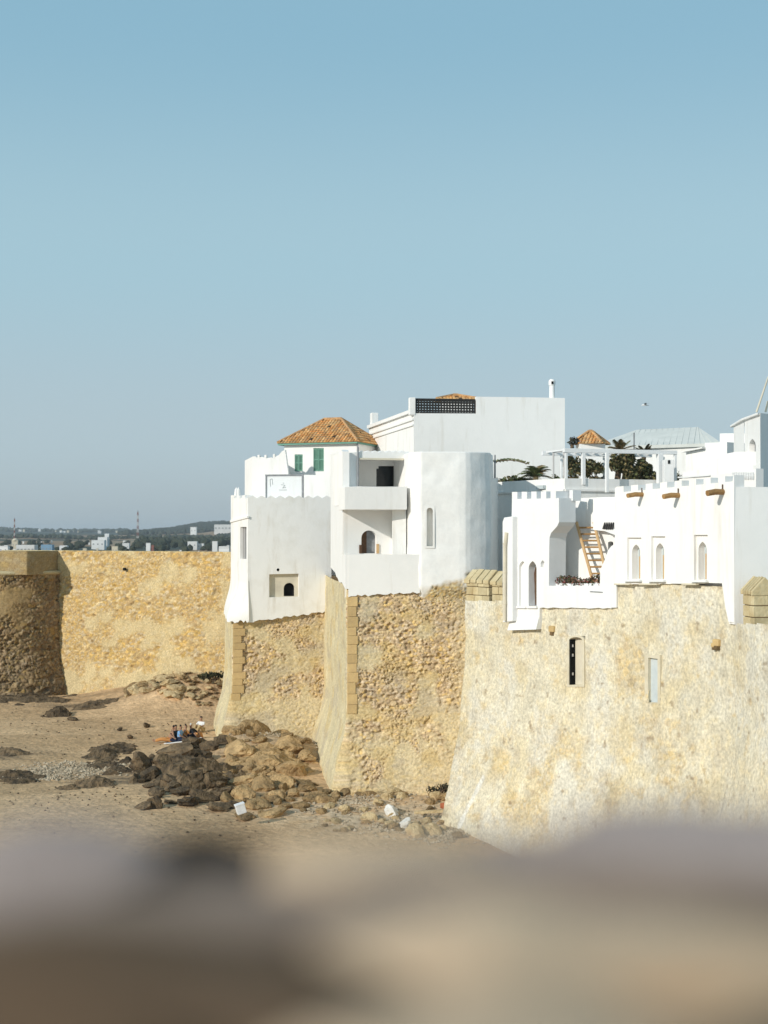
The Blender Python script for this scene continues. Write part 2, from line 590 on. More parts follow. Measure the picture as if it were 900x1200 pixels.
def sheet(name, parent, pts, z0, z1, res, off=None, cell=(0.3, 0.2), depth=0.08, pal=PAL_GOLD, mortar=(0.50, 0.40, 0.23),
          smear=None, smear_col=(0.62, 0.53, 0.34), seed=1, holes=(), mat=None, miss=0.06, stain=None, closed_top=0.0, smear_rough=1.0, smear_var=0.36):
    """masonry facing over a plan polyline: stones stand proud of recessed joints, plaster fills where smear is 1"""
    pts = [Vector((p[0], p[1])) for p in pts]
    PX, PY, NX, NY, U, SEG = [], [], [], [], [], []
    u = 0.0
    nrm = []
    for a, b in zip(pts[:-1], pts[1:]):
        t = (b - a).normalized()
        nrm.append(Vector((t.y, -t.x)))
    for i, (a, b) in enumerate(zip(pts[:-1], pts[1:])):
        L = (b - a).length
        n = max(1, int(math.ceil(L / res)))
        for k in range(n + (i == len(pts) - 2)):
            p = a.lerp(b, k / n)
            N = nrm[i]
            if k == 0 and i > 0:
                N = (nrm[i] + nrm[i - 1]) / (1 + nrm[i].dot(nrm[i - 1]))
            if k == n and i == len(pts) - 2:
                N = nrm[i]
            PX.append(p.x); PY.append(p.y); NX.append(N.x); NY.append(N.y); U.append(u + L * k / n); SEG.append(i)
        u += L
    nz = int(math.ceil((z1 - z0) / res)) + 1
    V1 = np.linspace(z0, z1, nz)
    Ug, Vg = np.meshgrid(np.array(U), V1)
    Sg = np.meshgrid(np.array(SEG), V1)[0]
    wob = 0.12
    uu = Ug + (fbm(Ug * 2, Vg * 2, seed + 3, 3) - 0.5) * wob
    vv = Vg + (fbm(Ug * 2, Vg * 2, seed + 4, 3) - 0.5) * wob
    f1, f2, r1, r2, t1_ = voro(uu, vv, cell[0], cell[1], seed)
    g1, g2, q1, q2, t2_ = voro(uu + 9, vv + 3, cell[0] * 0.5, cell[1] * 0.55, seed + 31)
    big = fbm(Ug * 0.5, Vg * 0.5, seed + 50, 3)
    pick = (vnoise(Ug * 0.9, Vg * 0.9, seed + 60) > 0.55)          # patches of smaller stones
    e = np.where(pick, (g2 - g1) * 0.8, f2 - f1)
    rr1 = np.where(pick, q1, r1)
    rr2 = np.where(pick, q2, r2)
    body = sstep(0.01, 0.19, e)
    tilt = np.where(pick, t2_, t1_)
    hgt = depth * body * (0.40 + 0.75 * rr1 + 1.1 * tilt)
    gone = rr2 < miss
    hgt = np.where(gone, -depth * 0.9 * body, hgt)
    hgt = hgt + (fbm(Ug * 6, Vg * 6, seed + 70, 3) - 0.5) * depth * 0.5 + (big - 0.5) * 0.22
    idx = np.minimum((rr1 * 7.3 + rr2 * 3.1) % 1.0 * len(pal), len(pal) - 1).astype(int)
    colr = pal[idx] * (0.8 + 0.4 * rr2)[..., None]
    colr = colr * body[..., None] + np.array(mortar) * (1 - body)[..., None]
    if smear is not None:
        s = np.clip(smear(Ug, Vg, Sg), 0, 1)
        sm_h = depth * 0.75 + (fbm(Ug * 3, Vg * 3, seed + 80, 4) - 0.5) * 0.045 * smear_rough + (big - 0.5) * 0.22
        hgt = hgt * (1 - s) + sm_h * s
        sc = np.array(smear_col) * (1 - smear_var / 2 + smear_var * fbm(Ug * 1.7, Vg * 0.9, seed + 90, 5))[..., None]
        colr = colr * (1 - s)[..., None] + sc * s[..., None]
    if stain is not None:
        colr = stain(Ug, Vg, Sg, colr)
    o = off(Vg) if off else 0.0
    NXg, NYg = np.array(NX)[None, :], np.array(NY)[None, :]
    X = np.array(PX)[None, :] + NXg * (o + hgt)
    Y = np.array(PY)[None, :] + NYg * (o + hgt)
    Z = Vg.copy()
    if closed_top:                                             # turn the last rows back over the wall top
        for k in range(2):
            back = closed_top * (k + 1) / 2
            X = np.vstack([X, X[nz - 1] - np.array(NX) * back])
            Y = np.vstack([Y, Y[nz - 1] - np.array(NY) * back])
            Z = np.vstack([Z, Z[nz - 1] + (fbm(np.array(U) * 3, np.array(U) * 0 + k, seed, 3) - 0.5) * 0.06])
            colr = np.concatenate([colr, colr[nz - 1:nz] * 0 + np.array(smear_col) * 1.05])
    keep = None
    if holes:
        cxm = 0.25 * (X[:-1, :-1] + X[1:, :-1] + X[:-1, 1:] + X[1:, 1:])
        cym = 0.25 * (Y[:-1, :-1] + Y[1:, :-1] + Y[:-1, 1:] + Y[1:, 1:])
        czm = 0.25 * (Z[:-1, :-1] + Z[1:, :-1] + Z[:-1, 1:] + Z[1:, 1:])
        dz = czm - CAMZ
        fw = cym * CP + dz * SP
        ppx = CX + F * cxm / fw
        ppy = CY - F * (dz * CP - cym * SP) / fw
        keep = np.ones(cxm.shape, bool)
        for (x0, x1, y0, y1) in holes:
            keep &= ~((ppx > x0) & (ppx < x1) & (ppy > y0) & (ppy < y1))
    ob = grid_mesh(name, X, Y, Z, colr, mat or M['stone'], parent, keep)
    ob['kind'] = 'stuff'
    return ob


def ragged(p0, p1, n, amp, seed=0):
    rnd = random.Random(seed)
    return [(p0[0] + (p1[0] - p0[0]) * i / n + rnd.uniform(-.3, .3) * abs(p1[0] - p0[0]) / n * (0 < i < n),
             p0[1] + (p1[1] - p0[1]) * i / n + rnd.uniform(-amp, amp)) for i in range(n + 1)]


def scallop(x0, x1, y, n, h, seed=0, merlon=0.5, jag=0.4):
    """crenellated top edge in pixels, left to right: merlons of height h above y"""
    rnd = random.Random(seed)
    pts = []
    st = (x1 - x0) / n
    for i in range(n):
        a = x0 + i * st
        pts += [(a, y - h + rnd.uniform(-jag, jag)), (a + st * merlon, y - h + rnd.uniform(-jag, jag)), (a + st * merlon + 0.01, y), (a + st - 0.01, y)]
    pts += [(x1 - 0.005, y - h), (x1, y - h)]
    return pts


def wave(x0, x1, y, n, h):
    """softly pointed little waves"""
    pts = []
    for i in range(n * 6 + 1):
        k = i / 6.0
        pts.append((x0 + (x1 - x0) * i / (n * 6), y - h * (1 - abs((k % 1.0) * 2 - 1)) ** 0.8))
    return pts


exec_parts = []
# ================================================================== SETTING: beach, land, hills
def sand_height(X, Y):
    z = (fbm(X * 0.12, Y * 0.12, 3, 4) - 0.5) * 0.5 + (fbm(X * 0.9, Y * 0.9, 8, 3) - 0.5) * 0.10
    for (px, D, h, sx, sy) in MOUNDS:
        cx, cy = plan(px, D)
        z = z + h * np.exp(-((X - cx) / sx) ** 2 - ((Y - cy) / sy) ** 2)
    return z


MOUNDS = [(225, 93.5, 2.3, 4.2, 3.2), (160, 98, 0.9, 4, 3), (315, 74, 0.9, 3.2, 4.0), (250, 74, 0.5, 2.5, 4), (20, 96, 0.35, 7, 4), (470, 60, 0.5, 4, 2.0), (680, 45, -1.3, 5.0, 6.5)]
xs = np.arange(-75, 20.01, 0.28)
ys = np.arange(24, 118, 0.28)
Xg, Yg = np.meshgrid(xs, ys)
Zg = sand_height(Xg, Yg)
n_ = fbm(Xg * 0.22, Yg * 0.45, 21, 5)
k_ = sstep(0.42, 0.66, n_)[..., None]
fine = fbm(Xg * 1.6, Yg * 1.6, 33, 4)[..., None]
sandc = (np.array((0.60, 0.405, 0.225)) * (1 - k_) + np.array((0.49, 0.325, 0.175)) * k_) * (0.82 + 0.36 * fine)
# pale shingle beds
for (px, py, sx, sy) in ((75, 902, 2.6, 1.1), (330, 880, 2.4, 3.0), (232, 812, 3.2, 2.2), (470, 960, 4.5, 2.2), (380, 950, 3, 1.5)):
    q = on_sand(px, py)
    a = np.exp(-((Xg - q.x) / sx) ** 2 - ((Yg - q.y) / sy) ** 2)[..., None] * sstep(0.35, 0.6, fine)
    sandc = sandc * (1 - a) + np.array((0.50, 0.41, 0.29)) * a
# dark weed and rock films on the left
for (px, py, sx, sy) in ((20, 826, 6, 1.6), (95, 832, 5, 1.0), (215, 905, 3.4, 3.2), (250, 915, 3.0, 3.2), (185, 915, 2.5, 2.0), (10, 885, 2.2, 1.6), (10, 905, 2.5, 1.4), (110, 915, 2.5, 0.8)):
    q = on_sand(px, py)
    a = np.exp(-((Xg - q.x) / sx) ** 2 - ((Yg - q.y) / sy) ** 2)[..., None] * sstep(0.42, 0.6, fbm(Xg * 0.5, Yg * 1.6, 44, 4))[..., None]
    sandc = sandc * (1 - 0.8 * a) + np.array((0.13, 0.095, 0.06)) * 0.8 * a
beach = grid_mesh('beach', Xg, Yg, Zg, sandc, M['sand'])
beach['kind'] = 'structure'

mb = MB()
b1, b2 = plan(300, 97), plan(388, 72)
mb.prism([plan(388, 81), plan(548, 72), plan(600, 60), plan(760, 52), plan(900, 48), (40, 40), (80, 60), (80, 118), (-9, 118), plan(292, 99), plan(292, 88)], -1.0, 6.4)
gm = obj('medina_ground', mb, noise_mix('packed_earth', (0.30, 0.24, 0.17), (0.22, 0.17, 0.12), 0.4))
gm['kind'] = 'structure'

# land beyond the walls
yk = np.concatenate([np.array([109.0]), np.geomspace(118, 9000, 150)])
uk = np.linspace(-0.62, 0.62, 300)
Ug, Yl = np.meshgrid(uk, yk)
Xl = Ug * Yl
pxl = CX + F * Ug


def land_height(px, D):
    base = np.interp(D, [100, 200, 500, 1200, 2000, 2800, 3600, 4600, 6000, 9000], [6.2, 4.5, 1.2, 1.6, 4.0, 8.0, 11.0, 19.0, 19.0, 5.0])
    ridge = sstep(140, 290, px) * 27.0 * np.exp(-((D - 3500) / 700.0) ** 2)
    ridge = ridge + sstep(225, 300, px) * 5.0 * np.exp(-((D - 2300) / 260.0) ** 2)
    ridge = ridge + sstep(-60, 10, px) * (1 - sstep(20, 90, px)) * 4.0 * np.exp(-((D - 4300) / 500.0) ** 2)
    n = (fbm(px * 0.03, D * 0.002, 5, 3) - 0.5) * np.clip((D - 300) / 2500.0, 0, 1) * 7.0
    return base + ridge + n


Zl = land_height(pxl, Yl)
fn = fbm(Xl * 0.012 + 7, Yl * 0.006, 15, 4)
ff = fbm(Xl * 0.004, Yl * 0.0022 + 3, 16, 3)
c1 = np.array((0.30, 0.185, 0.10)); c2 = np.array((0.045, 0.055, 0.035)); c3 = np.array((0.33, 0.25, 0.155))
kk = sstep(0.42, 0.58, fn)[..., None]
lc = c1 * (1 - kk) + c3 * kk
wd = np.maximum(sstep(0.58, 0.64, ff), sstep(2700, 2900, Yl) * (1 - sstep(0.7, 0.8, ff)))[..., None]
lc = lc * (1 - wd) + c2 * wd
land = grid_mesh('terrain', Xl, Yl, Zl, lc, M['land'])
land['kind'] = 'structure'

# ================================================================== FAR WALL AND ROUND TOWER
TC, TR = plan(2, 104.3), 5.7
wl = thing('rampart_wall', 'long golden rubble stone rampart wall behind the beach, running off from the round tower', 'wall', (*plan(180, 101), 0))
zt = ZY(644.5, 104)
ZTOPF = ZY(645.3, 101)
wp = [plan(3, 104.7), plan(345, 91.2)]


def smear_far(U, V, S):
    return sstep(0.46, 0.62, fbm(U * 0.55, V * 0.75, 71, 4)) * 0.75 + 0.6 * sstep(3.5, 0.5, V) * 0.5


sheet('stone_facing', wl, wp, -0.6, ZTOPF, 0.075, lambda V: 0.35 * (1 - V / 11.0), (0.30, 0.18), 0.09, PAL_GOLD * np.array((1.0, 0.95, 0.88)), (0.43, 0.31, 0.15), smear_far, (0.58, 0.465, 0.26), 5, closed_top=0.9, miss=0.05)
hb = MB()
hp = Pl((3, 104.7), (345, 91.2), 0.30)
hb.obox(hp.px(146, 667), hp.t * 0.12, Vector((0, 0, 0.1)), hp.n * 0.05)
obj('drain_hole', hb, M['black'], wl)
mb = MB()
q0, q1 = Vector((*wp[0], 0)), Vector((*wp[1], 0))
nn = Vector(((q1 - q0).y, -(q1 - q0).x, 0)).normalized()
mb.prism([(q0 - nn * 0.25)[:2], (q1 - nn * 0.25)[:2], (q1 - nn * 1.6)[:2], (q0 - nn * 1.6)[:2]], -0.5, ZTOPF - 0.05)
obj('core', mb, M['joint'], wl)
wl2 = thing('rampart_wall', 'rubble rampart wall leading out of the picture past the round tower', 'wall', (-60, 112, 0))
sheet('stone_facing', wl2, [(-75, 116), (TC[0] - 2, TC[1] + 1.5)], -0.6, ZTOPF - 0.1, 0.3, None, (0.5, 0.3), 0.1, PAL_GOLD, seed=9, closed_top=0.9)

tw = thing('round_tower', 'weathered round stone tower with square cap block at the rampart wall', 'tower', (TC[0], TC[1], 0))
circ = [(TC[0] + TR * math.cos(R(a)), TC[1] + TR * math.sin(R(a))) for a in np.arange(-205, 26, 2.0)]
zcap = ZY(672, 100)


def tower_off(V):
    return 0.95 * sstep(4.3, 0.0, V) ** 1.3


def smear_tw(U, V, S):
    return 0.85 * sstep(0.45, 0.6, fbm(U * 0.35, V * 0.45, 75, 4)) * sstep(3.0, 7.5, V)


def stain_tw(U, V, S, c):
    a = (sstep(3.2, 0.3, V) * sstep(0.35, 0.6, fbm(U * 0.8, V * 1.2, 77, 4)))[..., None] * 0.6
    b = sstep(0.5, 0.66, fbm(U * 0.5, V * 0.6, 78, 4))[..., None] * 0.45
    c = c * (1 - b) + np.array((0.27, 0.165, 0.065)) * b
    return c * (1 - a) + np.array((0.13, 0.10, 0.07)) * a


sheet('stone_facing', tw, circ, -0.6, zcap, 0.075, tower_off, (0.36, 0.24), 0.15, PAL_GREY * np.array((0.70, 0.62, 0.5)), (0.24, 0.165, 0.08), smear_tw, (0.38, 0.27, 0.13), 13, stain=stain_tw, miss=0.10)
mb = MB()
for k, (dz, rr) in enumerate(((0.0, TR + 0.02), (0.12, TR + 0.26), (0.32, TR + 0.28), (0.44, TR + 0.06))):
    pass
ring = []
for a in np.arange(-205, 26, 5.0):
    ring.append(a)
prof = [(TR - 0.3, zcap - 0.16), (TR + 0.16, zcap - 0.10), (TR + 0.24, zcap + 0.02), (TR + 0.20, zcap + 0.16), (TR - 0.5, zcap + 0.22)]
vs = [(TC[0] + r * math.cos(R(a)), TC[1] + r * math.sin(R(a)), z) for a in ring for (r, z) in prof]
fs = [(i * 5 + k, (i + 1) * 5 + k, (i + 1) * 5 + k + 1, i * 5 + k + 1) for i in range(len(ring) - 1) for k in range(4)]
mb.add(vs, fs)
obj('moulding', mb, M['merlon'], tw, smooth=True)
mb = MB()
mb.prism([(TC[0] + (TR - 0.4) * math.cos(R(a)), TC[1] + (TR - 0.4) * math.sin(R(a))) for a in range(0, 360, 15)], -0.5, zcap + 0.15)
obj('core', mb, M['joint'], tw)
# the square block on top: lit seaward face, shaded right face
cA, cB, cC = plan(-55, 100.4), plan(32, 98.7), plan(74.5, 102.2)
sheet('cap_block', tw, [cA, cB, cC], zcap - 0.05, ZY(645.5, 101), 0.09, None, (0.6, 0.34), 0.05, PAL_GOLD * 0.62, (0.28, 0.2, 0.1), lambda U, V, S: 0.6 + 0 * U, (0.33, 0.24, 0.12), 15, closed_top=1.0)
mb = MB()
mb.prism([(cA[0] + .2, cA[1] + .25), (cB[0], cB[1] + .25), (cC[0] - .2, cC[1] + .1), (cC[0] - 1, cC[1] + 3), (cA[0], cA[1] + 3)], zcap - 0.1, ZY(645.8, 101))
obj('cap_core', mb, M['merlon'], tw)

# ================================================================== BASTION A (left) : stone
def bastion_off(V):
    return 0.75 * sstep(4.4, 0.0, V) ** 1.6


def stain_b(U, V, S, c):
    b = sstep(0.56, 0.68, fbm(U * 1.1 + 3, V * 1.1, 611, 4))[..., None] * 0.5      # ochre stones
    c = c * (1 - b) + np.array((0.60, 0.44, 0.19)) * b
    d = sstep(0.58, 0.70, fbm(U * 0.8, V * 1.3, 617, 5))[..., None] * 0.4          # grey weathering
    return c * (1 - d) + np.array((0.42, 0.36, 0.28)) * d


A_L, A_C, A_R = (264.5, 85), (274, 78), (386, 79)
ba = thing('sea_bastion', 'left stone bastion with ochre corner stones under the house with the signboard', 'bastion', (*plan(274, 78), 0))
zA = ZY(712, 78)


def smear_ba(U, V, S):
    L0 = (Vector(plan(*A_L)) - Vector(plan(*A_C))).length
    side = (U < L0).astype(float)
    fr = sstep(0.45, 0.62, fbm(U * 0.8, V * 0.9, 91, 5)) * 0.7
    low = sstep(2.7, 2.3, V + (fbm(U, V, 97, 3) - .5)) * 0.6
    return np.maximum(side * 0.97, np.maximum(fr, low))


sheet('stone_facing', ba, [plan(*A_L), plan(*A_C), plan(*A_R)], -0.6, zA, 0.05, bastion_off, (0.17, 0.118), 0.066, PAL_GREY * np.array((1.30, 1.20, 1.04)), (0.48, 0.37, 0.21), smear_ba, (0.62, 0.53, 0.33), 23, miss=0.15, stain=stain_b, holes=[(240, 292, 0, 722)])
mb = MB()
a0, a1, a2 = plan(*A_L), plan(*A_C), plan(*A_R)
mb.prism([(a0[0] + .35, a0[1]), (a1[0] + .3, a1[1] + .35), (a2[0], a2[1] + .3), (a2[0], 86), (a0[0] + .35, 86)], -0.5, zA - 0.05)
obj('core', mb, M['joint'], ba)


def quoins(parent, corner, nf, side_off, z0, z1, wd, hgt, seed, batter):
    rnd = random.Random(seed)
    z = z0
    i = 0
    t = Vector((-nf.y, nf.x, 0))
    while z < z1:
        hh = hgt * rnd.uniform(0.85, 1.2)
        ww = wd * (1.0 if i % 2 else 0.8) * rnd.uniform(0.92, 1.12)
        zc = z + hh / 2
        bo = float(batter(np.array([zc]))[0])
        c = Vector((corner[0], corner[1], zc)) + nf * (bo + 0.012 + rnd.uniform(0, 0.02)) + t * (ww / 2 - 0.05 - bo * 0.9)
        m = MB().obox(c, t * (ww / 2 - 0.006), nf * 0.09, Vector((0, 0, hh / 2 - 0.006)))
        obj('quoin', m, M['quoin'], parent, bevel=0.018)
        z += hh
        i += 1


pa = Pl(A_C, A_R)
quoins(ba, plan(*A_C), pa.n, 0, 2.5, ZY(728, 78), 0.66, 0.42, 3, bastion_off)

# ================================================================== HOUSE A : white house on the left bastion
ha = thing('seaside_house', 'whitewashed seaside house with niche and small black arched opening on the left bastion', 'house', (*plan(320, 80), ZY(720, 80)))
front = Pl((290.5, 77.75), (388.5, 78.8))
facet = Pl((270.5, 82.3), (290.5, 77.75))
mb = MB()
bottom = ragged((388.3, 716), (292, 729), 26, 1.3, 4)
out = [(290.5, 729)] + wave(290.5, 388.5, 584, 9, 3.2) + bottom
nich = rect(315.5, 350, 672.5, 700)
nich2 = [(315.5, 700), (315.5, 673), (350, 672.2), (350.4, 699.3)]
hole_r = [(326 + 1.9 * math.cos(a * math.pi / 5), 667.8 - 1.9 * math.sin(a * math.pi / 5)) for a in range(10)]
mb.panel(front, front.poly(out), [(front.poly(nich2), 0.22), (front.poly(hole_r), 0.3)], thick=0.35, keep_ends=False)
# chamfered left facet with a tall barred window
out = ragged((290.5, 729.5), (266.8, 726), 8, 1.2, 6)[::-1]
fout = [(270.5, 727)] + [(270.5, 581)] + scallop(270.9, 290.3, 584, 3, 3.5, 3)[0:-1] + [(290.5, 582)] + [(290.5, 729.5)]
win = rect(280, 290, 617, 655)
mb.panel(facet, facet.poly(fout), [(facet.poly(rect(281.5, 288.8, 617.5, 655)), 0.25)], thick=0.35, keep_ends=False)
obj('wall', mb, M['white_old'], ha)
mb = MB()
zb = ZY(727.5, 78)
bot_ = [Vector((*plan(262.5, 84.8), 0)), Vector((plan(*A_C)[0] - .34, plan(*A_C)[1] - .26, 0)), Vector((*plan(292, 77.62), 0))]
top_ = [Vector((*plan(270.3, 82.3), 0)), Vector((*plan(282.5, 79.55), 0)), Vector((*plan(291, 77.70), 0))]


def along(P, k):
    return P[0].lerp(P[1], k * 2) if k < 0.5 else P[1].lerp(P[2], k * 2 - 1)


NS, NZ = 24, 14
vs = []
rnd_ = random.Random(5)
for j_ in range(NZ + 1):
    for i_ in range(NS + 1):
        k, v = i_ / NS, j_ / NZ
        e_ = v * v * (3 - 2 * v)
        q = along(bot_, k).lerp(along(top_, k), e_)
        q.z = zb + v * 2.3 + (rnd_.uniform(-.12, .08) if j_ == 0 else 0)
        vs.append(q)
mb.add(vs, [(j_ * (NS + 1) + i_, j_ * (NS + 1) + i_ + 1, (j_ + 1) * (NS + 1) + i_ + 1, (j_ + 1) * (NS + 1) + i_) for j_ in range(NZ) for i_ in range(NS)])
obj('plaster_skirt', mb, M['white_old'], ha, smooth=True)
mb = MB()
mb.prism([plan(274.5, 83.4), plan(292.5, 79.2), plan(388, 79.8), plan(388, 85), plan(275, 86)], ZY(722, 79), ZY(589, 79))
obj('roof_terrace', mb, M['white'], ha)
# niche back with the arched opening
nb = Pl((290.5, 77.75), (388.5, 78.8), -0.22)
mb = MB()
mb.panel(nb, nb.poly(rect(314, 352, 671, 701)), [(nb.poly(arch(332.5, 345.5, 683, 698.7)), 0.3)])
obj('niche', mb, M['cream'], ha)
mb = MB()
mb.obox(front.px(339, 691, -0.54), front.t * 0.5, Vector((0, 0, 0.55)), front.n * 0.02)
mb.obox(front.px(326, 668, -0.31), front.t * 0.2, Vector((0, 0, 0.2)), front.n * 0.01)
obj('opening', mb, M['black'], ha)
mb = MB().obox(facet.px(285, 636, -0.24), facet.t * 0.95, Vector((0, 0, 1.05)), facet.n * 0.02)
wn = obj('window', mb, M['greytrim'], ha)
for k in range(3):
    x = 282.8 + k * 2.4
    a, b = facet.px(x, 617.5, -0.1), facet.px(x, 655, -0.1)
    obj('bar', MB().tube([a, b], 0.035, 6), M['iron'] if k == 2 else M['whitepaint'], wn)
mb = MB().panel(facet, facet.poly([(270.7, 612.3), (270.7, 609.8), (291, 604.5), (291, 607)]), thick=0.1, off=0.07)
obj('string_course', mb, M['white'], ha)
# little finials
for px in (277, 279.5):
    c = W(px, 581, 81)
    obj('finial', MB().tube([c, c + Vector((0, 0, 0.35)), c + Vector((0, 0, 0.5))], [0.14, 0.1, 0.02], 8), M['white'], ha)

# ---- house behind it with the signboard and tiled roof
hh = thing('tiled_house', 'white house with orange tiled hip roof and green shutters', 'house', (*plan(360, 86), 6.4))
hw = Pl((333, 86.3), (418.5, 84.6))
hr = Pl(plan(418.5, 84.6), (plan(418.5, 84.6)[0] - hw.n.x * 4.8, plan(418.5, 84.6)[1] - hw.n.y * 4.8), world=True)
hl = Pl((plan(333, 86.3)[0] - hw.n.x * 4.8, plan(333, 86.3)[1] - hw.n.y * 4.8), plan(333, 86.3), world=True)
zt_, zb_ = ZY(519, 85.5), 6.4
mb = MB()
sh = [(rect(345.3, 354.7, 532.5, 552.5), ), (rect(367.2, 379.5, 525, 552.3), )]
mb.panel(hw, [(0, zb_), (0, zt_), (hw.L, zt_), (hw.L, zb_)], [(hw.poly(s[0]), 0.12) for s in sh])
mb.panel(hr, [(0, zb_), (0, zt_ - 0.004), (hr.L, zt_ - 0.004), (hr.L, zb_)])
mb.panel(hl, [(0, zb_), (0, zt_ - 0.004), (hl.L, zt_ - 0.004), (hl.L, zb_)])
obj('wall', mb, M['white'], hh)
for (x0, x1, y0, y1) in ((345.3, 354.7, 532.5, 552.5), (367.2, 379.5, 525, 552.3)):
    s0, z0 = hw.sz(x0, y1)
    s1, z1 = hw.sz(x1, y0)
    wq = obj('shutter', MB().obox(hw.p((s0 + s1) / 2, (z0 + z1) / 2, -0.1), hw.t * (s1 - s0) / 2, Vector((0, 0, (z1 - z0) / 2)), hw.n * 0.015), M['green'], hh)
    mid = (s0 + s1) / 2
    fr = MB()
    for (a, b) in ((s0, mid), (mid, s1)):
        for (c, d) in ((a + 0.01, a + 0.05), (b - 0.05, b - 0.01)):
            fr.obox(hw.p((c + d) / 2, (z0 + z1) / 2, -0.05), hw.t * (d - c) / 2, Vector((0, 0, (z1 - z0) / 2 - 0.01)), hw.n * 0.03)
        for zz in (z0 + 0.05, (z0 + z1) / 2, z1 - 0.05):
            fr.obox(hw.p((a + b) / 2, zz, -0.052), hw.t * ((b - a) / 2 - 0.05), Vector((0, 0, 0.035)), hw.n * 0.026)
    obj('frame', fr, M['green'], wq)
    sl = MB()
    nsl = int((z1 - z0) / 0.07)
    for k in range(nsl):
        zz = z0 + 0.06 + k * (z1 - z0 - 0.1) / nsl
        for (a, b) in ((s0, mid), (mid, s1)):
            sl.obox(hw.p((a + b) / 2, zz, -0.06), hw.t * ((b - a) / 2 - 0.045), Vector((0, 0, 0.02)) + hw.n * 0.012, hw.n * 0.006)
    obj('louvre', sl, M['green'], wq)


M['deck'] = noise_mix('old_clay_bedding', (0.52, 0.30, 0.12), (0.36, 0.19, 0.07), 4, 6)


def tiled_roof(parent, E, ridge, tile=(0.2, 0.36), seed=2):
    """E: four eave corners counter-clockwise, ridge: two ends or one apex; barrel tiles on every slope"""
    rnd = random.Random(seed)
    E = [Vector(e) for e in E]
    r0, r1 = Vector(ridge[0]), Vector(ridge[-1])
    base = MB()
    base.add(E + [r0, r1], [(0, 1, 5, 4), (1, 2, 5), (2, 3, 4, 5), (3, 0, 4), (3, 2, 1, 0)])
    obj('roof_deck', base, M['deck'], parent)
    vs, fs, cs = [], [], []
    pal = [(0.70, 0.38, 0.14), (0.74, 0.43, 0.18), (0.64, 0.31, 0.11), (0.58, 0.35, 0.17), (0.74, 0.48, 0.23)]
    for (a, b, c, d) in ((0, 1, r1, r0), (1, 2, r1, r1), (2, 3, r0, r1), (3, 0, r0, r0)):
        A, B = E[a], E[b]
        t = (B - A).normalized()
        L = (B - A).length
        up = (c - B) - t * (c - B).dot(t)
        S = up.length
        up.normalize()
        n = t.cross(up)
        if n.z < 0:
            n = -n
        sb, sd = (c - A).dot(t), (d - A).dot(t)
        rows = int(S / (tile[1] * 0.8))
        for i in range(int(L / tile[0])):
            s = (i + 0.5) * L / int(L / tile[0])
            for j in range(rows):
                v = S * j / rows
                lo = sd * v / S
                hi = L + (sb - L) * v / S
                if s < lo + 0.03 or s > hi - 0.03:
                    continue
                col = Vector(rnd.choice(pal)) * rnd.uniform(0.75, 1.12)
                if rnd.random() < 0.025:
                    col = Vector((0.07, 0.05, 0.035))
                b0 = len(vs)
                ln = S / rows * 1.16
                for (vv, lift, wf) in ((v - 0.03, 0.075 + rnd.uniform(0, .015), 1.0), (v + ln, 0.035, 0.8)):
                    for k in range(6):
                        an = math.pi * k / 5
                        vs.append(A + t * (s + rnd.uniform(-.004, .004) - math.cos(an) * tile[0] * 0.48 * wf) + up * vv + n * (lift * 0.35 + math.sin(an) * lift))
                        cs.append((*col, 1))
                for k in range(5):
                    fs.append((b0 + k, b0 + k + 1, b0 + 7 + k, b0 + 6 + k))
                fs.append((b0, b0 + 5, b0 + 4, b0 + 3, b0 + 2, b0 + 1))
    mb = MB()
    mb.v, mb.f = vs, [tuple(f) for f in fs]
    o = obj('roof_tiles', mb, M['tile'], parent, kind='stuff')
    at = o.data.attributes.new('Col', 'FLOAT_COLOR', 'POINT')
    at.data.foreach_set('color', [x for c in cs for x in c])
    # ridge and hip caps
    cap = MB()
    if (r1 - r0).length > 0.01:
        cap.tube([r0 + Vector((0, 0, .06)), r1 + Vector((0, 0, .06))], 0.1, 8)
    for e, r in ((0, r0), (1, r1), (2, r1), (3, r0)):
        cap.tube([E[e] + Vector((0, 0, .07)), r + Vector((0, 0, .06))], 0.085, 8)
    co = obj('hip_ridge', cap, M['tile'], parent)
    at = co.data.attributes.new('Col', 'FLOAT_COLOR', 'POINT')
    at.data.foreach_set('color', [x for v in co.data.vertices for x in (0.50, 0.29, 0.14, 1)])
    return o


ov = 0.32
e0 = hw.p(-ov, zt_, ov); e1 = hw.p(hw.L + ov * 0.4, zt_, ov)
e2 = e1 - hw.n * (4.8 + 2 * ov); e3 = e0 - hw.n * (4.8 + 2 * ov)
zr = ZY(491.5, 87.5)
mid0 = (e0 + e3) / 2 + hw.t * 2.05; mid1 = (e1 + e2) / 2 - hw.t * 2.15
mid0.z = mid1.z = zr
tiled_roof(hh, [e0, e1, e2, e3], [mid0, mid1])
ev = MB()
for (a, b) in ((e0, e1), (e1, e2), (e3, e0)):
    d = (b - a)
    nn_ = Vector((d.y, -d.x, 0)).normalized()
    ev.obox((a + b) / 2 - nn_ * 0.06 + Vector((0, 0, -0.055)), d / 2 * 0.995, nn_ * 0.05, Vector((0, 0, 0.05)))
obj('eave_board', ev, M['green'], hh)
obj('downpipe', MB().tube([hw.p(hw.L + 0.06, zt_ - 0.1, 0.08), hw.p(hw.L + 0.06, 7.0, 0.08)], 0.05, 8), M['greytrim'], hh)
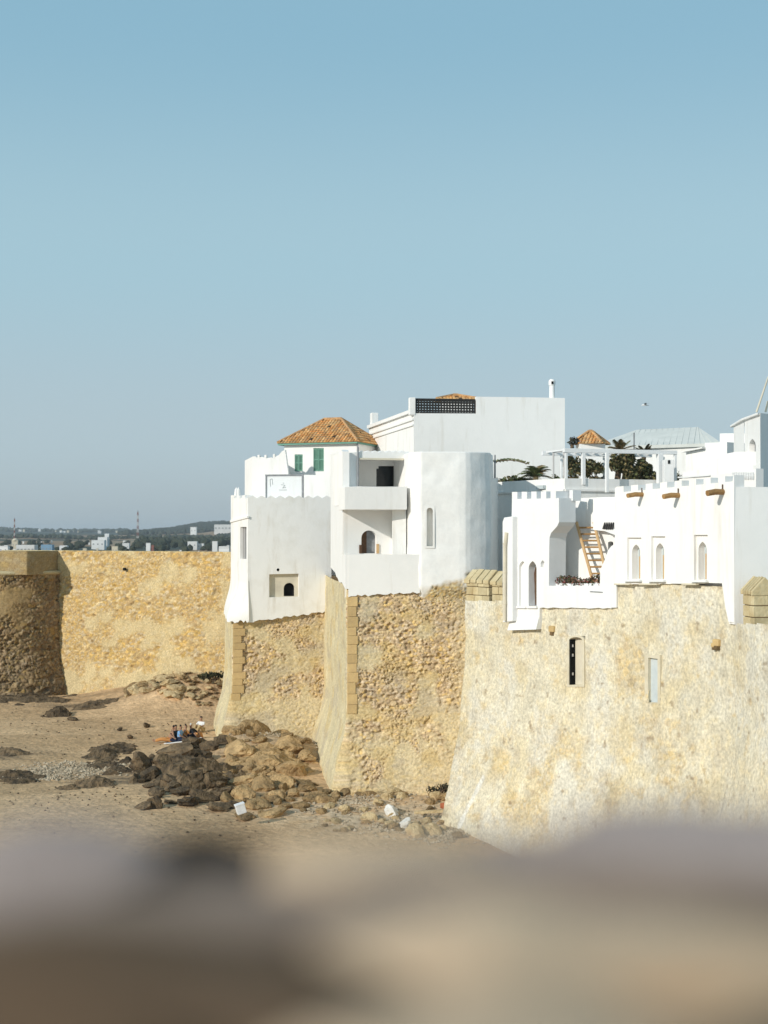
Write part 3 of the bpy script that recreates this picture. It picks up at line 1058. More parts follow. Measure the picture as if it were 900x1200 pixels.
# low white annex in front of the tiled house, with parapet bumps
an = thing('white_annex', 'low white annex with lumpy parapet joined to the tiled house', 'house', (*plan(310, 84), 6.4))
af = Pl((295.5, 84.3), (392, 83.4))
al = Pl((plan(295.5, 84.3)[0] - 0.9, 88.6), plan(295.5, 84.3), world=True)
mb = MB()
top = [(295.5, 535), (299, 534.6), (301, 536.2), (308, 535.4), (311, 537.2), (318, 536), (320.5, 537), (324, 534.5), (327, 533), (330, 529), (334, 527), (338, 556), (392, 557)]
mb.panel(af, af.poly([(295.5, 640)] + top + [(392, 640)]), thick=0.3, keep_ends=False)
mb.panel(al, [(0, 6.4), (0, ZY(535.3, 84.3)), (al.L, ZY(535.3, 84.3)), (al.L, 6.4)], thick=0.3, keep_ends=False)
obj('wall', mb, M['white'], an)
mb = MB().prism([plan(297, 84.7), plan(330, 84.4), plan(330, 86.2), plan(298, 88)], 6.4, ZY(539, 84.4))
obj('roof', mb, M['white'], an)
for (x0, x1, y) in ((302, 304, 536), (310, 312, 536), (320, 322, 535)):
    c = af.px((x0 + x1) / 2, y)
    obj('parapet_stub', MB().obox(c - af.n * 0.15 + Vector((0, 0, .02)), af.t * 0.07, af.n * 0.16, Vector((0, 0, 0.14))), M['white'], an, bevel=0.03)

# signboard with dark frame
sg = thing('signboard', 'white signboard with thin dark frame and faint emblem standing on the roof terrace', 'sign', (*plan(333, 81.5), ZY(590, 81.5)))
sp = Pl((311.5, 81.6), (356, 81.2))
s0, zz1 = sp.sz(312, 557); s1, zz0 = sp.sz(355, 588)
obj('board', MB().obox(sp.p((s0 + s1) / 2, (zz0 + zz1) / 2), sp.t * (s1 - s0) / 2, Vector((0, 0, (zz1 - zz0) / 2)), sp.n * 0.02), M['white_clean'], sg)
fr = MB()
fr.obox(sp.p((s0 + s1) / 2, zz1, 0.03), sp.t * ((s1 - s0) / 2 + 0.05), Vector((0, 0, 0.045)), sp.n * 0.04)
for s in (s0, s1):
    fr.obox(sp.p(s, (zz0 + zz1) / 2 - 0.047, 0.03), sp.t * (0.035 if s == s0 else 0.06), Vector((0, 0, (zz1 - zz0) / 2)), sp.n * 0.038)
obj('frame', fr, M['greytrim'], sg)
em = MB()
rs = random.Random(4)
for (ax, ay, bx, by) in ((329.5, 568, 334, 568.6), (334, 568.6, 331, 572), (331, 572, 335, 571), (327, 574.2, 336, 574.2), (331.5, 566, 333, 566.4), ):
    em.tube([sp.px(ax, ay, 0.026), sp.px(bx, by, 0.026)], 0.02, 5)
M['faint'] = noise_mix('faint_grey_paint', (0.45, 0.48, 0.47), (0.5, 0.52, 0.5), 4)
o_ = obj('emblem', em, M['faint'], sg, kind='stuff')
em = MB()
for (ax, ay, bx, by) in ((316.5, 562, 319, 561), (316.5, 562, 317, 570), (319, 561, 319.6, 568)):
    em.tube([sp.px(ax, ay, 0.026), sp.px(bx, by, 0.026)], 0.02, 5)
obj('drawn_mark', em, M['faint'], sg, kind='stuff')

# ================================================================== BASTION B (middle) : stone
B_L, B_C, B_R = (380.5, 79.3), (408, 63), (566, 63.3)
bb = thing('sea_bastion', 'middle stone bastion with pale plastered side below the balcony house', 'bastion', (*plan(408, 63), 0))
zB = ZY(686, 63)
LB = (Vector(plan(*B_L)) - Vector(plan(*B_C))).length


def smear_bb(U, V, S):
    side = (U < LB).astype(float)
    fr = sstep(0.46, 0.63, fbm(U * 0.75, V * 0.8, 191, 5)) * 0.7
    low = sstep(4.6, 3.6, V + (fbm(U * 1.1, V * 1.1, 197, 4) - .5) * 2.0) * 0.6 * sstep(0.25, 0.5, fbm(U * 0.9, V * 0.9, 195, 4))
    rt = sstep(LB + 4.2, LB + 6.0, U) * 0.7
    return np.maximum(side * 0.96, np.maximum(fr, np.maximum(low, rt)))


sheet('stone_facing', bb, [plan(*B_L), plan(*B_C), plan(*B_R)], -0.6, zB, 0.042, bastion_off, (0.165, 0.115), 0.066, PAL_GREY * np.array((1.30, 1.20, 1.04)), (0.47, 0.36, 0.21), smear_bb, (0.63, 0.54, 0.34), 43, miss=0.17, stain=stain_b)
a0, a1, a2 = plan(*B_L), plan(*B_C), plan(*B_R)
mb = MB().prism([(a0[0] + .35, a0[1]), (a1[0] + .3, a1[1] + .35), (a2[0], a2[1] + .3), (a2[0], 80), (a0[0] + .35, 80)], -0.5, zB - 0.05)
obj('core', mb, M['joint'], bb)
fB = Pl(B_C, B_R)
quoins(bb, plan(*B_C), fB.n, 0, 3.7, ZY(702, 63), 0.52, 0.45, 8, bastion_off)

# ================================================================== HOUSE B : balcony house on the middle bastion
hbh = thing('seaside_house', 'white house with open loggia, balcony and rounded tower on the middle bastion', 'house', (*plan(450, 65), zB - 0.2))
lB = Pl(B_L, B_C, 0.13)
mb = MB()
low = ragged((408.3, 691), (386.5, 661), 12, 2.0, 12)
sC = lB.L + 0.12
sP_ = (64.4 - lB.A.y) / lB.t.y
s0_ = lB.sz(387.5, 600)[0]
zz_ = lambda y, D: ZY(y, D)
lpts = [(s0_, ZY(664, 74)), (s0_, ZY(534, 74)), (sP_ - 4, ZY(531, 68.4)), (sP_ - 2.6, ZY(528.5, 67)), (sP_ - 0.9, ZY(527, 65.3)), (sP_, ZY(529, 64.4)), (sP_, ZY(650, 64.4)), (sC, ZY(650.2, 63))]
rz_ = random.Random(12)
for k in range(13):
    f_ = k / 12.0
    lpts.append((sC + (s0_ - sC) * f_, ZY(690, 63) + (ZY(664, 74) - ZY(690, 63)) * f_ + (rz_.uniform(-.12, .12) if 0 < k < 12 else 0)))
mb.panel(lB, lpts[:-1], thick=0.3)
lo = Pl(B_C, B_R, 0.14)
low = ragged((492, 694), (408.3, 699), 22, 1.6, 14)
mb.panel(lo, lo.poly([(408.3, 650)] + [(430, 649.3), (460, 649.8), (492, 649.5)] + low), thick=0.3)
bk = Pl((402.6, 64.35), (480, 65.2))
mb.panel(bk, bk.poly([(402.9, 662), (402.9, 590), (479, 590), (479, 662)]), [(bk.poly(arch(423.5, 441.5, 621.5, 648.5)), 0.35)])
up = Pl((403.2, 64.6), (480, 65.5))
mb.panel(up, up.poly([(403.2, 592), (403.2, 531), (418.5, 530)] + wave(420, 476, 530.5, 7, 2.6) + [(479, 529), (479, 592)]), [(up.poly(rect(420, 474.5, 537.3, 575)), 1.9)], thick=2.2, back=False)
obj('wall', mb, M['white'], hbh)
upb = Pl((403.2, 64.6), (480, 65.5), -1.9)
mb = MB().panel(upb, upb.poly(rect(412, 482, 530, 590)), [(upb.poly([(441, 570), (441, 549), (443.5, 549), (443.5, 546), (473.5, 546), (473.5, 570)]), 0.25)])
obj('balcony_back_wall', mb, M['white'], hbh)
wq = obj('window', MB().obox(upb.px(457, 559, -0.24), upb.t * 1.0, Vector((0, 0, 0.75)), upb.n * 0.02), M['glass'], hbh)
obj('frame', MB().obox(upb.px(461.5, 559, -0.2), upb.t * 0.03, Vector((0, 0, 0.6)), upb.n * 0.03), M['iron'], wq)
obj('lintel', MB().obox(up.px(447, 538, 0.03), up.t * 1.08, Vector((0, 0, 0.045)), up.n * 0.06), M['cream'], hbh)
bal = Pl((403.6, 62.85), (477, 63.4))
mb = MB().panel(bal, bal.poly([(403.7, 597.3), (403.7, 570.5), (420, 570), (450, 570.6), (477, 570), (477, 597.3)]), thick=1.75)
obj('balcony', mb, M['white'], hbh, bevel=0.04)
mb = MB().prism([plan(404, 63.3), plan(480, 64), plan(480, 66), plan(404, 65.5)], ZY(700, 63.5), ZY(655, 63.5))
obj('loggia_floor', mb, M['white'], hbh)
mb = MB().prism([plan(459.5, 63.9), plan(476, 63.9), plan(476, 65.2), plan(459.5, 65.2)], ZY(655, 63.9), ZY(596, 63.9))
obj('pier', mb, M['white_old'], hbh, bevel=0.03)
d = obj('door', MB().obox(bk.px(432, 635, -0.33), bk.t * 0.6, Vector((0, 0, 0.75)), bk.n * 0.02), M['greytrim'], hbh)
obj('door_leaf', MB().obox(bk.px(427, 636, -0.24), bk.t * 0.16, Vector((0, 0, 0.62)), bk.n * 0.03), M['brown'], d)
obj('shutter', MB().obox(bk.px(442.4, 643, 0.03), bk.t * 0.06, Vector((0, 0, 0.22)), bk.n * 0.03), M['wood'], d)
obj('shutter', MB().obox(bk.px(422.3, 643.5, 0.03), bk.t * 0.06, Vector((0, 0, 0.2)), bk.n * 0.03), M['brown'], d)
obj('downpipe', MB().tube([up.px(419, 524, 0.07), up.px(419, 570, 0.07)], 0.045, 8), M['greytrim'], hbh)
mb = MB().obox(lB.px(396, 537.5, 0.03), lB.t * 1.1, Vector((0, 0, 0.08)), lB.n * 0.05)
obj('ledge', mb, M['white'], hbh)
# the rounded tower
T = [plan(474.8, 66.8), plan(475, 65.4), plan(477, 64.4), plan(480.5, 63.75), plan(486, 63.3), plan(494, 63.05), plan(538, 63.05), plan(545, 63.08), plan(550.5, 63.17), plan(556, 63.3), plan(562, 63.45), plan(568, 63.63), plan(573, 63.85), plan(575, 64.6), plan(576, 70)]
zt0, zt1 = ZY(706, 62.8), ZY(529, 62.8)


def smear_tower(U, V, S):
    k = fbm(U * 1.3, V * 1.3, 301, 5)
    lim = ZY(690, 62.8) + 0.0 * U
    lim = lim + 0.75 * sstep(3.8, 7.0, U)
    return sstep(-0.55, 0.25, V - lim + (k - 0.5) * 2.4)


sheet('tower_wall', hbh, T, zt0, zt1, 0.05, lambda V: -0.22 * sstep(ZY(686, 62.8), ZY(704, 62.8), V), (0.22, 0.16), 0.07, PAL_GOLD * 1.05, (0.5, 0.42, 0.26), smear_tower, (0.855, 0.84, 0.805), 51, smear_rough=0.25, smear_var=0.10,
      holes=[(499.3, 508.0, 594.3, 640.5)], closed_top=0.35, mat=M['tower_plaster'])
nicheP = Pl(T[5], T[6], 0.085, world=True)
mb = MB().panel(nicheP, nicheP.poly(rect(497.5, 509.5, 592.5, 642.5)), [(nicheP.poly(arch(500, 507.3, 595, 640)), 0.32)])
mb.panel(Pl(T[5], T[6], -0.23, world=True), Pl(T[5], T[6], -0.23, world=True).poly(rect(498, 509, 593, 642)))
obj('blind_niche', mb, M['white_old'], hbh)
mb = MB().prism([(T[1][0] + .3, T[1][1] + .4), (T[4][0] + .2, T[4][1] + .4), (T[7][0], T[7][1] + .4), (T[11][0] - .3, T[11][1] + .3), (T[11][0] - .1, 70), (T[1][0] + .3, 70)], zt0 - 0.3, zt1 - 0.35)
obj('tower_core', mb, M['white'], hbh)
rs_ = Pl((574.8, 65.2), (583.5, 68.2))
mb = MB().panel(rs_, rs_.poly([(574, 700), (574, 560), (583.5, 560.5), (583.5, 700)]), thick=1.5)
obj('side_wall', mb, M['white'], hbh)

# ================================================================== BIG WHITE HOUSE behind
bh = thing('big_house', 'tall plain white house with black lattice screen and chimney on its roof', 'house', (*plan(560, 79), 6.4))
bf = Pl((485, 78), (662, 79.2))
bl = Pl((432.5, 90), (485, 78))
mb = MB()
zlat = ZY(484.5, 78)
mb.panel(bf, bf.poly([(485, 700), (485, 484.3), (558, 484.6), (558.02, 464.8), (610, 465.4), (662, 466.4), (662, 700)]), thick=0.35, keep_ends=False)
z485 = bf.sz(485, 483)[1]
mb.panel(bl, [(0, 6.4), (0, z485), (bl.L, z485 + 0.006), (bl.L, 6.4)], thick=0.35, keep_ends=False)
p662 = plan(662, 79.2)
br = Pl(p662, (p662[0] + 1.6, 92), world=True)
z662 = bf.sz(662, 466.4)[1]
mb.panel(br, [(0, 6.4), (0, z662 - 0.005), (br.L, z662 - 0.005), (br.L, 6.4)], thick=0.35, keep_ends=False)
obj('wall', mb, M['white'], bh)
mb = MB().prism([plan(486.5, 78.4), plan(661, 79.6), (p662[0] + 1.2, 91.5), plan(434, 91)], 6.5, ZY(488, 78))
obj('roof', mb, M['white'], bh)
for (y0, y1, oo, hg) in ((497.5, 481.8, 0.10, 0.10), (505.5, 491.5, 0.06, 0.06), (511, 498, 0.05, 0.05)):
    zz = bl.sz(484, y1)[1]
    m = MB().obox(bl.p(bl.L / 2, zz, oo / 2), bl.t * (bl.L / 2), Vector((0, 0, hg)), bl.n * oo)
    obj('cornice', m, M['white'], bh)
c = bf.px(483.4, 478)
obj('corner_pillar', MB().obox(c - bf.n * 0.2 + Vector((0, 0, 0.1)), bf.t * 0.17, bf.n * 0.24, Vector((0, 0, 0.5))), M['white'], bh, bevel=0.03)
c = bl.px(435, 492)
obj('corner_pillar', MB().obox(c - bl.n * 0.2, bl.t * 0.3, bl.n * 0.22, Vector((0, 0, 0.45))), M['white'], bh, bevel=0.03)
# black lattice screen
lt = MB()
ls0, lz0 = bf.sz(487.5, 484); ls1, lz1 = bf.sz(557.6, 469)
nx, ny = 21, 5
for i in range(nx + 1):
    s = ls0 + (ls1 - ls0) * i / nx
    lt.obox(bf.p(s, (lz0 + lz1) / 2, -0.12), bf.t * (0.05 if 0 < i < nx else 0.08), Vector((0, 0, (lz1 - lz0) / 2)), bf.n * 0.022)
for j in range(ny + 1):
    z = lz0 + (lz1 - lz0) * j / ny
    lt.obox(bf.p((ls0 + ls1) / 2, z, -0.165), bf.t * ((ls1 - ls0) / 2), Vector((0, 0, 0.05 if 0 < j < ny else 0.08)), bf.n * 0.021)
obj('lattice_screen', lt, M['iron'], bh)
ch = bf.px(649.5, 466, -0.5)
cm = obj('chimney', MB().tube([ch + Vector((0, 0, -0.3)), ch + Vector((0, 0, 0.75)), ch + Vector((0, 0, 0.78)), ch + Vector((0, 0, 1.02)), ch + Vector((0, 0, 1.12))], [0.17, 0.155, 0.2, 0.2, 0.12], 14), M['white'], bh)
obj('flue_hole', MB().obox(ch + Vector((0, -0.17, 0.9)), (0.06, 0, 0), (0, 0.05, 0), (0, 0, 0.08)), M['black'], cm)
tp = thing('roof_pavilion', 'small tiled pavilion roof peeping over the black lattice screen', 'roof', (*plan(535, 86), ZY(484, 86)))
c0 = W(535, 470, 86)
obj('wall', MB().box((c0.x - 1.0, 85.2, ZY(490, 86)), (c0.x + 1.0, 87.2, c0.z)), M['white'], tp)
tiled_roof(tp, [(c0.x - 1.3, 84.9, c0.z), (c0.x + 1.3, 84.9, c0.z), (c0.x + 1.3, 87.5, c0.z), (c0.x - 1.3, 87.5, c0.z)], [(c0.x - 0.2, 86.2, ZY(463.5, 86)), (c0.x + 0.1, 86.2, ZY(463.5, 86))], seed=5)

# ================================================================== TERRACE and PERGOLA
th = thing('roof_terrace', 'white terrace house carrying the pergola garden', 'house', (*plan(680, 67), 6.4))
t1 = Pl((580, 71), (662, 66)); t2 = Pl((662, 66), (800, 68.5))
mb = MB()
zt3 = t1.sz(662, 560.5)[1]
mb.panel(t1, [(0, 6.4), (0, zt3), (t1.L, zt3 + 0.004), (t1.L, 6.4)], thick=0.3, keep_ends=False)
mb.panel(t2, [(0, 6.4), (0, zt3), (t2.L, zt3), (t2.L, 6.4)], thick=0.3, keep_ends=False)
obj('wall', mb, M['white'], th)
mb = MB().prism([plan(582, 71.3), plan(662, 66.4), plan(798, 68.8), plan(800, 76), plan(585, 77)], 6.4, zt3 - 0.25)
obj('floor', mb, M['white_old'], th)
for p_, y in ((t1, 574.5), (t2, 574)):
    zz = t1.sz(662, 574.3)[1]
    obj('string_course', MB().obox(p_.p(p_.L / 2, zz, 0.03), p_.t * (p_.L / 2), Vector((0, 0, 0.05)), p_.n * 0.06), M['white'], th)
obj('wall_lamp', MB().obox(t1.px(636, 571, 0.1), t1.t * 0.28, Vector((0, 0, 0.09)), t1.n * 0.1), M['bluegrey'], th)

pg = thing('pergola', 'flat white pergola roof on slim posts above the terrace garden', 'pergola', (*plan(725, 66.5), zt3))
zs0, zs1 = ZY(530, 66), ZY(525.2, 66)
pA, pB, pC, pD = plan(661, 66.1), plan(793, 67.9), plan(793, 70.6), plan(662, 68.9)
mb = MB()
px0, px1 = Vector((*pA, 0)), Vector((*pB, 0))
tt = (px1 - px0).normalized(); nn2 = Vector((tt.y, -tt.x, 0)); LL = (px1 - px0).length
for k, dd in enumerate((0.0, 2.6)):
    obj('beam', MB().obox((px0 + px1) / 2 - nn2 * dd + Vector((0, 0, (zs0 + zs1) / 2)), tt * (LL / 2), nn2 * 0.09, Vector((0, 0, (zs1 - zs0) / 2))), M['white_clean'], pg, bevel=0.01)
for k in range(12):
    s = LL * (k + 0.5) / 12
    obj('slat', MB().obox(px0 + tt * s - nn2 * 1.3 + Vector((0, 0, zs1 - 0.04)), tt * 0.05, nn2 * 1.22, Vector((0, 0, 0.035))), M['white_clean'], pg)
for (px, dd, wd) in ((663.5, 0, .06), (683.2, 0, .085), (773, 0, .13), (791.5, 0, .06), (684, 2.6, .05), (770, 2.6, .06), (735, 2.6, .05)):
    q = px0 + tt * ((px - 661) / 132.0 * LL) - nn2 * dd
    obj('post', MB().obox(Vector((q.x, q.y, (zs0 + zt3 - 0.3) / 2)), tt * wd, nn2 * wd, Vector((0, 0, (zs0 - zt3 + 0.3) / 2))), M['white_clean'], pg, bevel=0.01)
q = Vector((*plan(711.5, 66.3), 0))
obj('post', MB().obox(Vector((q.x, q.y, (zs0 + ZY(577, 66.3)) / 2)), tt * 0.075, nn2 * 0.075, Vector((0, 0, (zs0 - ZY(577, 66.3)) / 2))), M['white_clean'], pg, bevel=0.01)
sf = thing('awning_frame', 'thin grey frame against the big plain white wall beside the pergola', 'frame', (*plan(655, 68), zt3))
fr = MB()
for (a, b) in (((648.5, 560), (648.5, 530)), ((648.5, 530), (662, 528)), ((661, 528), (661, 560))):
    fr.tube([W(*a, 68), W(*b, 68)], 0.045, 6)
obj('tube_frame', fr, M['whitepaint'], sf)
ks = thing('chimney_pier', 'white square pier with small black vent under the pergola end', 'pier', (*plan(784, 67), zt3 - 0.3))
c0, c1 = W(778.5, 560, 66.8), W(790, 538.5, 66.8)
obj('shaft', MB().box((c0.x, 66.8, c0.z - 0.6), (c1.x, 67.3, c1.z)), M['white_clean'], ks, bevel=0.02)
obj('vent', MB().obox(W(784, 541.3, 66.79), (0.05, 0, 0), (0, 0.02, 0), (0, 0, 0.09)), M['black'], ks)
pp = thing('flag_pole', 'thin grey pole on the rounded tower house edge', 'pole', W(580, 561, 69))
obj('shaft', MB().tube([W(580, 562, 69), W(580, 533, 69)], [0.05, 0.04], 6), M['greytrim'], pp)

# ---- white hip-roofed building behind the pergola
hb2 = thing('hip_roof_building', 'long white building with pale grey hip roof behind the pergola', 'house', (*plan(770, 96), 6.4))
g0, g1 = plan(694, 98), plan(840, 93.5)
g2, g3 = (g1[0] + 2.5, g1[1] + 8), (g0[0] + 2.5, g0[1] + 8)
ze = ZY(520.5, 94.5)
obj('wall', MB().prism([g0, g1, g2, g3], 6.4, ze), M['white'], hb2)
rA, rB = W(746, 503.5, 100), W(818, 503.5, 97.5)
rB.z = rA.z
E = [Vector((g0[0] - .3, g0[1] - .3, ze)), Vector((g1[0] + .3, g1[1] - .3, ze)), Vector((g2[0] + .3, g2[1] + .3, ze)), Vector((g3[0], g3[1] + .3, ze))]
rm = MB().add(E + [rA, rB] + [e - Vector((0, 0, .22)) for e in E], [(0, 1, 5, 4), (1, 2, 5), (2, 3, 4, 5), (3, 0, 4), (0, 6, 7, 1), (1, 7, 8, 2), (2, 8, 9, 3), (3, 9, 6, 0), (9, 8, 7, 6)])
ro = obj('roof', rm, M['greyroof'], hb2)
rb_ = MB()
for k in range(22):
    a = E[0].lerp(E[1], (k + .5) / 22)
    top_s = max(0.0, min(1.0, ((k + .5) / 22 - 0.31) / 0.5))
    b = rA.lerp(rB, top_s)
    lam = 1.0
    fr_ = (k + .5) / 22
    if fr_ < 0.33:
        lam = fr_ / 0.33
    if fr_ > 0.85:
        lam = (1 - fr_) / 0.15
    rb_.tube([a + Vector((0, 0, .01)), a.lerp(b, lam) + Vector((0, 0, .01))], 0.03, 4)
obj('seam', rb_, M['greyroof'], ro)
ps = thing('tiled_pavilion', 'small pavilion with ochre tiled pyramid roof among the terrace plants', 'pavilion', (*plan(692, 79.6), 6.4))
c0 = W(692, 521, 79.6)
obj('wall', MB().box((c0.x - 0.75, 78.9, 6.4), (c0.x + 0.75, 80.3, c0.z)), M['white'], ps)
rot = R(-24)
def rc(x, y):
    return (c0.x + x * math.cos(rot) - y * math.sin(rot), 79.6 + x * math.sin(rot) + y * math.cos(rot), c0.z)
tiled_roof(ps, [rc(-.9, -.9), rc(.9, -.9), rc(.9, .9), rc(-.9, .9)], [(c0.x - .1, 79.6, ZY(506.5, 79.6)), (c0.x + .1, 79.6, ZY(506.5, 79.6))], seed=6)
wl_ = thing('antenna_rod', 'thin dark rod rising over the pale hip roof', 'rod', W(743, 522, 93))
obj('shaft', MB().tube([W(743, 526, 93), W(743, 507, 93)], 0.05, 6), M['greytrim'], wl_)

# ---- stair house and window tower at the right
sh_ = thing('stair_house', 'white house with sloping stair parapet below the arched window tower', 'house', (*plan(840, 61), 6.4))
s1p = Pl((792, 64), (890, 58.5))
mb = MB()
mb.panel(s1p, s1p.poly([(796, 640), (796, 561), (828, 557.5), (858, 554), (858.1, 551.5), (886, 549), (886, 640)]), thick=0.4)
s2p = Pl((792, 66), (890, 60.5))
obj('terrace_wall', mb, M['white'], sh_)
mb = MB()
mb.panel(s2p, s2p.poly([(800, 600), (800, 553), (829, 549.5), (838, 540), (849, 532), (862, 529.5), (888, 529), (888, 600)]), thick=0.5)
obj('wall', mb, M['white'], sh_)
mb = MB()
s3p = Pl((800, 72), (870, 69))
mb.panel(s3p, s3p.poly([(804, 600), (804, 530), (826, 526.5), (826, 519), (852, 518), (852, 600)]), thick=3)
obj('rear_block', mb, M['white'], sh_)
mb = MB()
s4p = Pl((843, 72), (880, 70.5))
mb.panel(s4p, s4p.poly([(843.5, 600), (843.5, 508), (876, 507.6), (876, 600)]), thick=3)
obj('upper_block', mb, M['white'], sh_)
mb = MB()
mb.obox(s1p.px(814, 558.3, 0.03), s1p.t * 1.2, Vector((0, 0, 0.03)), s1p.n * 0.05)
obj('ledge', mb, M['white_clean'], sh_)
obj('shade_board', MB().add([s3p.px(803, 529, .3), s3p.px(827, 524, .3), s3p.px(827, 525.5, .3), s3p.px(803, 530.2, .3), s3p.px(803, 529, -.2), s3p.px(827, 524, -.2), s3p.px(827, 525.5, -.2), s3p.px(803, 530.2, -.2)],
    [(0, 3, 2, 1), (4, 5, 6, 7), (0, 1, 5, 4), (3, 7, 6, 2), (0, 4, 7, 3), (1, 2, 6, 5)]), M['white_old'], sh_)
for k in range(13):
    a = s1p.px(859.5 + k * 2.0, 553.5, 0.05)
    obj('baluster', MB().tube([a, a - Vector((0, 0, 0.16)), a - Vector((0, 0, 0.3))], [0.028, 0.045, 0.028], 6), M['white_clean'], sh_)
wt = thing('window_tower', 'white square tower with tall arched window and corbelled top', 'tower', (*plan(885, 60), 6.4))
w1 = Pl((873, 62.5), (891.5, 59.5)); w2 = Pl((891.5, 59.5), (940, 62))
zw = w1.sz(891, 484)[1]
mb = MB()
mb.panel(w1, [(0, 6.4), (0, zw), (w1.L, zw), (w1.L, 6.4)], [(w1.poly(arch(878, 885.6, 514.5, 545, 'pointed')), 0.25)])
mb.panel(w2, [(0, 6.4), (0, zw), (w2.L, zw), (w2.L, 6.4)])
mb.panel(Pl((plan(873, 62.5)[0] + .4, 66), plan(873, 62.5), world=True), [(0, 6.4), (0, zw), (3.4, zw), (3.4, 6.4)])
obj('wall', mb, M['white'], wt)
cA2, cB2, cC2 = w1.p(-0.12, 0, 0.12), w1.p(w1.L + .05, 0, 0.12), w2.p(w2.L, 0, 0.12)
mb = MB()
zc0 = w1.sz(872, 493)[1]
mb.prism([(cA2.x, cA2.y), (cB2.x, cB2.y), (cC2.x, cC2.y), (cC2.x, cC2.y + 3), (cA2.x + .5, cA2.y + 4)], zc0, zw + 0.03)
obj('corbelled_top', mb, M['white'], wt, bevel=0.03)
wq = obj('window', MB().obox(w1.px(882, 530, -0.22), w1.t * 0.45, Vector((0, 0, 0.65)), w1.n * 0.02), M['greytrim'], wt)
obj('pane', MB().obox(w1.px(881.9, 528, -0.19), w1.t * 0.16, Vector((0, 0, 0.28)), w1.n * 0.02), M['brown'], wq)
cr = thing('antenna_mast', 'pale slanting rod standing on the window tower roof', 'antenna', w1.px(888, 483))
obj('rod', MB().tube([W(886.5, 483, 61), W(900.5, 441, 61)], [0.05, 0.035], 6), M['cream'], cr)
obj('rod', MB().tube([W(897, 483, 61.4), W(900, 470, 61.4)], [0.05, 0.05], 6), M['cream'], cr)

# ================================================================== RIGHT SEA WALL
RW = [(578, 64), (547.5, 57), (720, 49), (860, 43), (1015, 34.5)]
rw = thing('sea_wall', 'tall pale yellow plastered sea wall with slit window and battlements below the crenellated houses', 'wall', (*plan(720, 49), 0))


def rw_off(V):
    return 1.05 * np.clip((6.6 - V) / 6.6, 0, 1) ** 1.25


def smear_rw(U, V, S):
    k = fbm(U * 0.45, V * 0.5, 401, 5)
    patch = sstep(0.60, 0.70, k)
    fine_ = sstep(0.62, 0.75, fbm(U * 1.6, V * 1.6, 405, 4)) * 0.55
    low_ = sstep(6.5, 3.0, V) * sstep(0.40, 0.62, fbm(U * 0.7, V * 0.7, 409, 4)) * 0.6
    return 1 - np.maximum(np.maximum(patch * 0.6, fine_), low_)


L_RW = (Vector(plan(*RW[1])) - Vector(plan(*RW[0]))).length


def stain_rw(U, V, S, c):
    a = sstep(0.46, 0.66, fbm(U * 0.7, V * 0.45, 421, 5))[..., None] * 0.65      # grey runs
    c = c * (1 - a) + np.array((0.66, 0.63, 0.54)) * a
    b = sstep(0.52, 0.72, fbm(U * 0.8 + 4, V * 0.8, 431, 5))[..., None] * 0.35    # yellow patches
    c = c * (1 - b) + np.array((0.60, 0.47, 0.23)) * b
    m_ = fbm(U * 4.5, V * 4.0, 451, 4)[..., None]
    c = c * (0.86 + 0.28 * m_) * (1 - 0.35 * sstep(0.55, 0.7, m_)) + np.array((0.62, 0.50, 0.28)) * 0.35 * sstep(0.55, 0.7, m_)
    pit = sstep(0.76, 0.82, fbm(U * 3.2, V * 3.2, 461, 3))[..., None] * 0.6
    c = c * (1 - pit) + np.array((0.28, 0.20, 0.12)) * pit
    ua, va = L_RW + Pl(RW[1], RW[2]).sz(590, 925)[0] - 0.5, 2.2
    ub, vb = ua - 1.15, 0.1
    kk_ = np.clip(((U - ua) * (ub - ua) + (V - va) * (vb - va)) / ((ub - ua) ** 2 + (vb - va) ** 2), 0, 1)
    dist = np.sqrt((U - ua - kk_ * (ub - ua)) ** 2 + (V - va - kk_ * (vb - va)) ** 2)
    li = sstep(0.17, 0.08, dist + (fbm(U * 3, V * 3, 471, 3) - .5) * 0.12)[..., None] * 0.7       # old lime splash
    c = c * (1 - li) + np.array((0.76, 0.75, 0.70)) * li
    d = sstep(0.60, 0.74, fbm(U * 1.6, V * 0.9, 441, 5))[..., None] * 0.30
    c = c * (1 - d) + np.array((0.40, 0.34, 0.25)) * d
    return c


zRW = ZY(683.5, 46.5)
sheet('stone_facing', rw, [plan(*p) for p in RW], -2.2, zRW, 0.05, rw_off, (0.34, 0.22), 0.05, PAL_GOLD * 1.05, (0.54, 0.45, 0.28), smear_rw, (0.66, 0.60, 0.455), 61,
      holes=[(480, 597, 0, 704), (597, 631, 0, 722), (858, 1100, 0, 731), (631, 716, 0, 702), (667.5, 685.5, 746, 803.5), (760, 773.5, 770, 824)], stain=stain_rw, miss=0.03)
w7 = Pl(RW[1], RW[2]); w8 = Pl(RW[2], RW[3]); w9 = Pl(RW[3], RW[4])
mb = MB()
pts = [plan(*p) for p in RW[1:]]
ins = [(pts[0][0] + 0.5, pts[0][1] + 0.2), (pts[1][0] + 0.32, pts[1][1] + 0.2), (pts[2][0] + 0.3, pts[2][1] + 0.15), (pts[3][0] + 0.3, pts[3][1])]
outb = [(pts[3][0] + 6, pts[3][1] + 3), (pts[2][0] + 5, pts[2][1] + 4), (pts[1][0] + 4, pts[1][1] + 4), (pts[0][0] + 3, pts[0][1] + 6)]
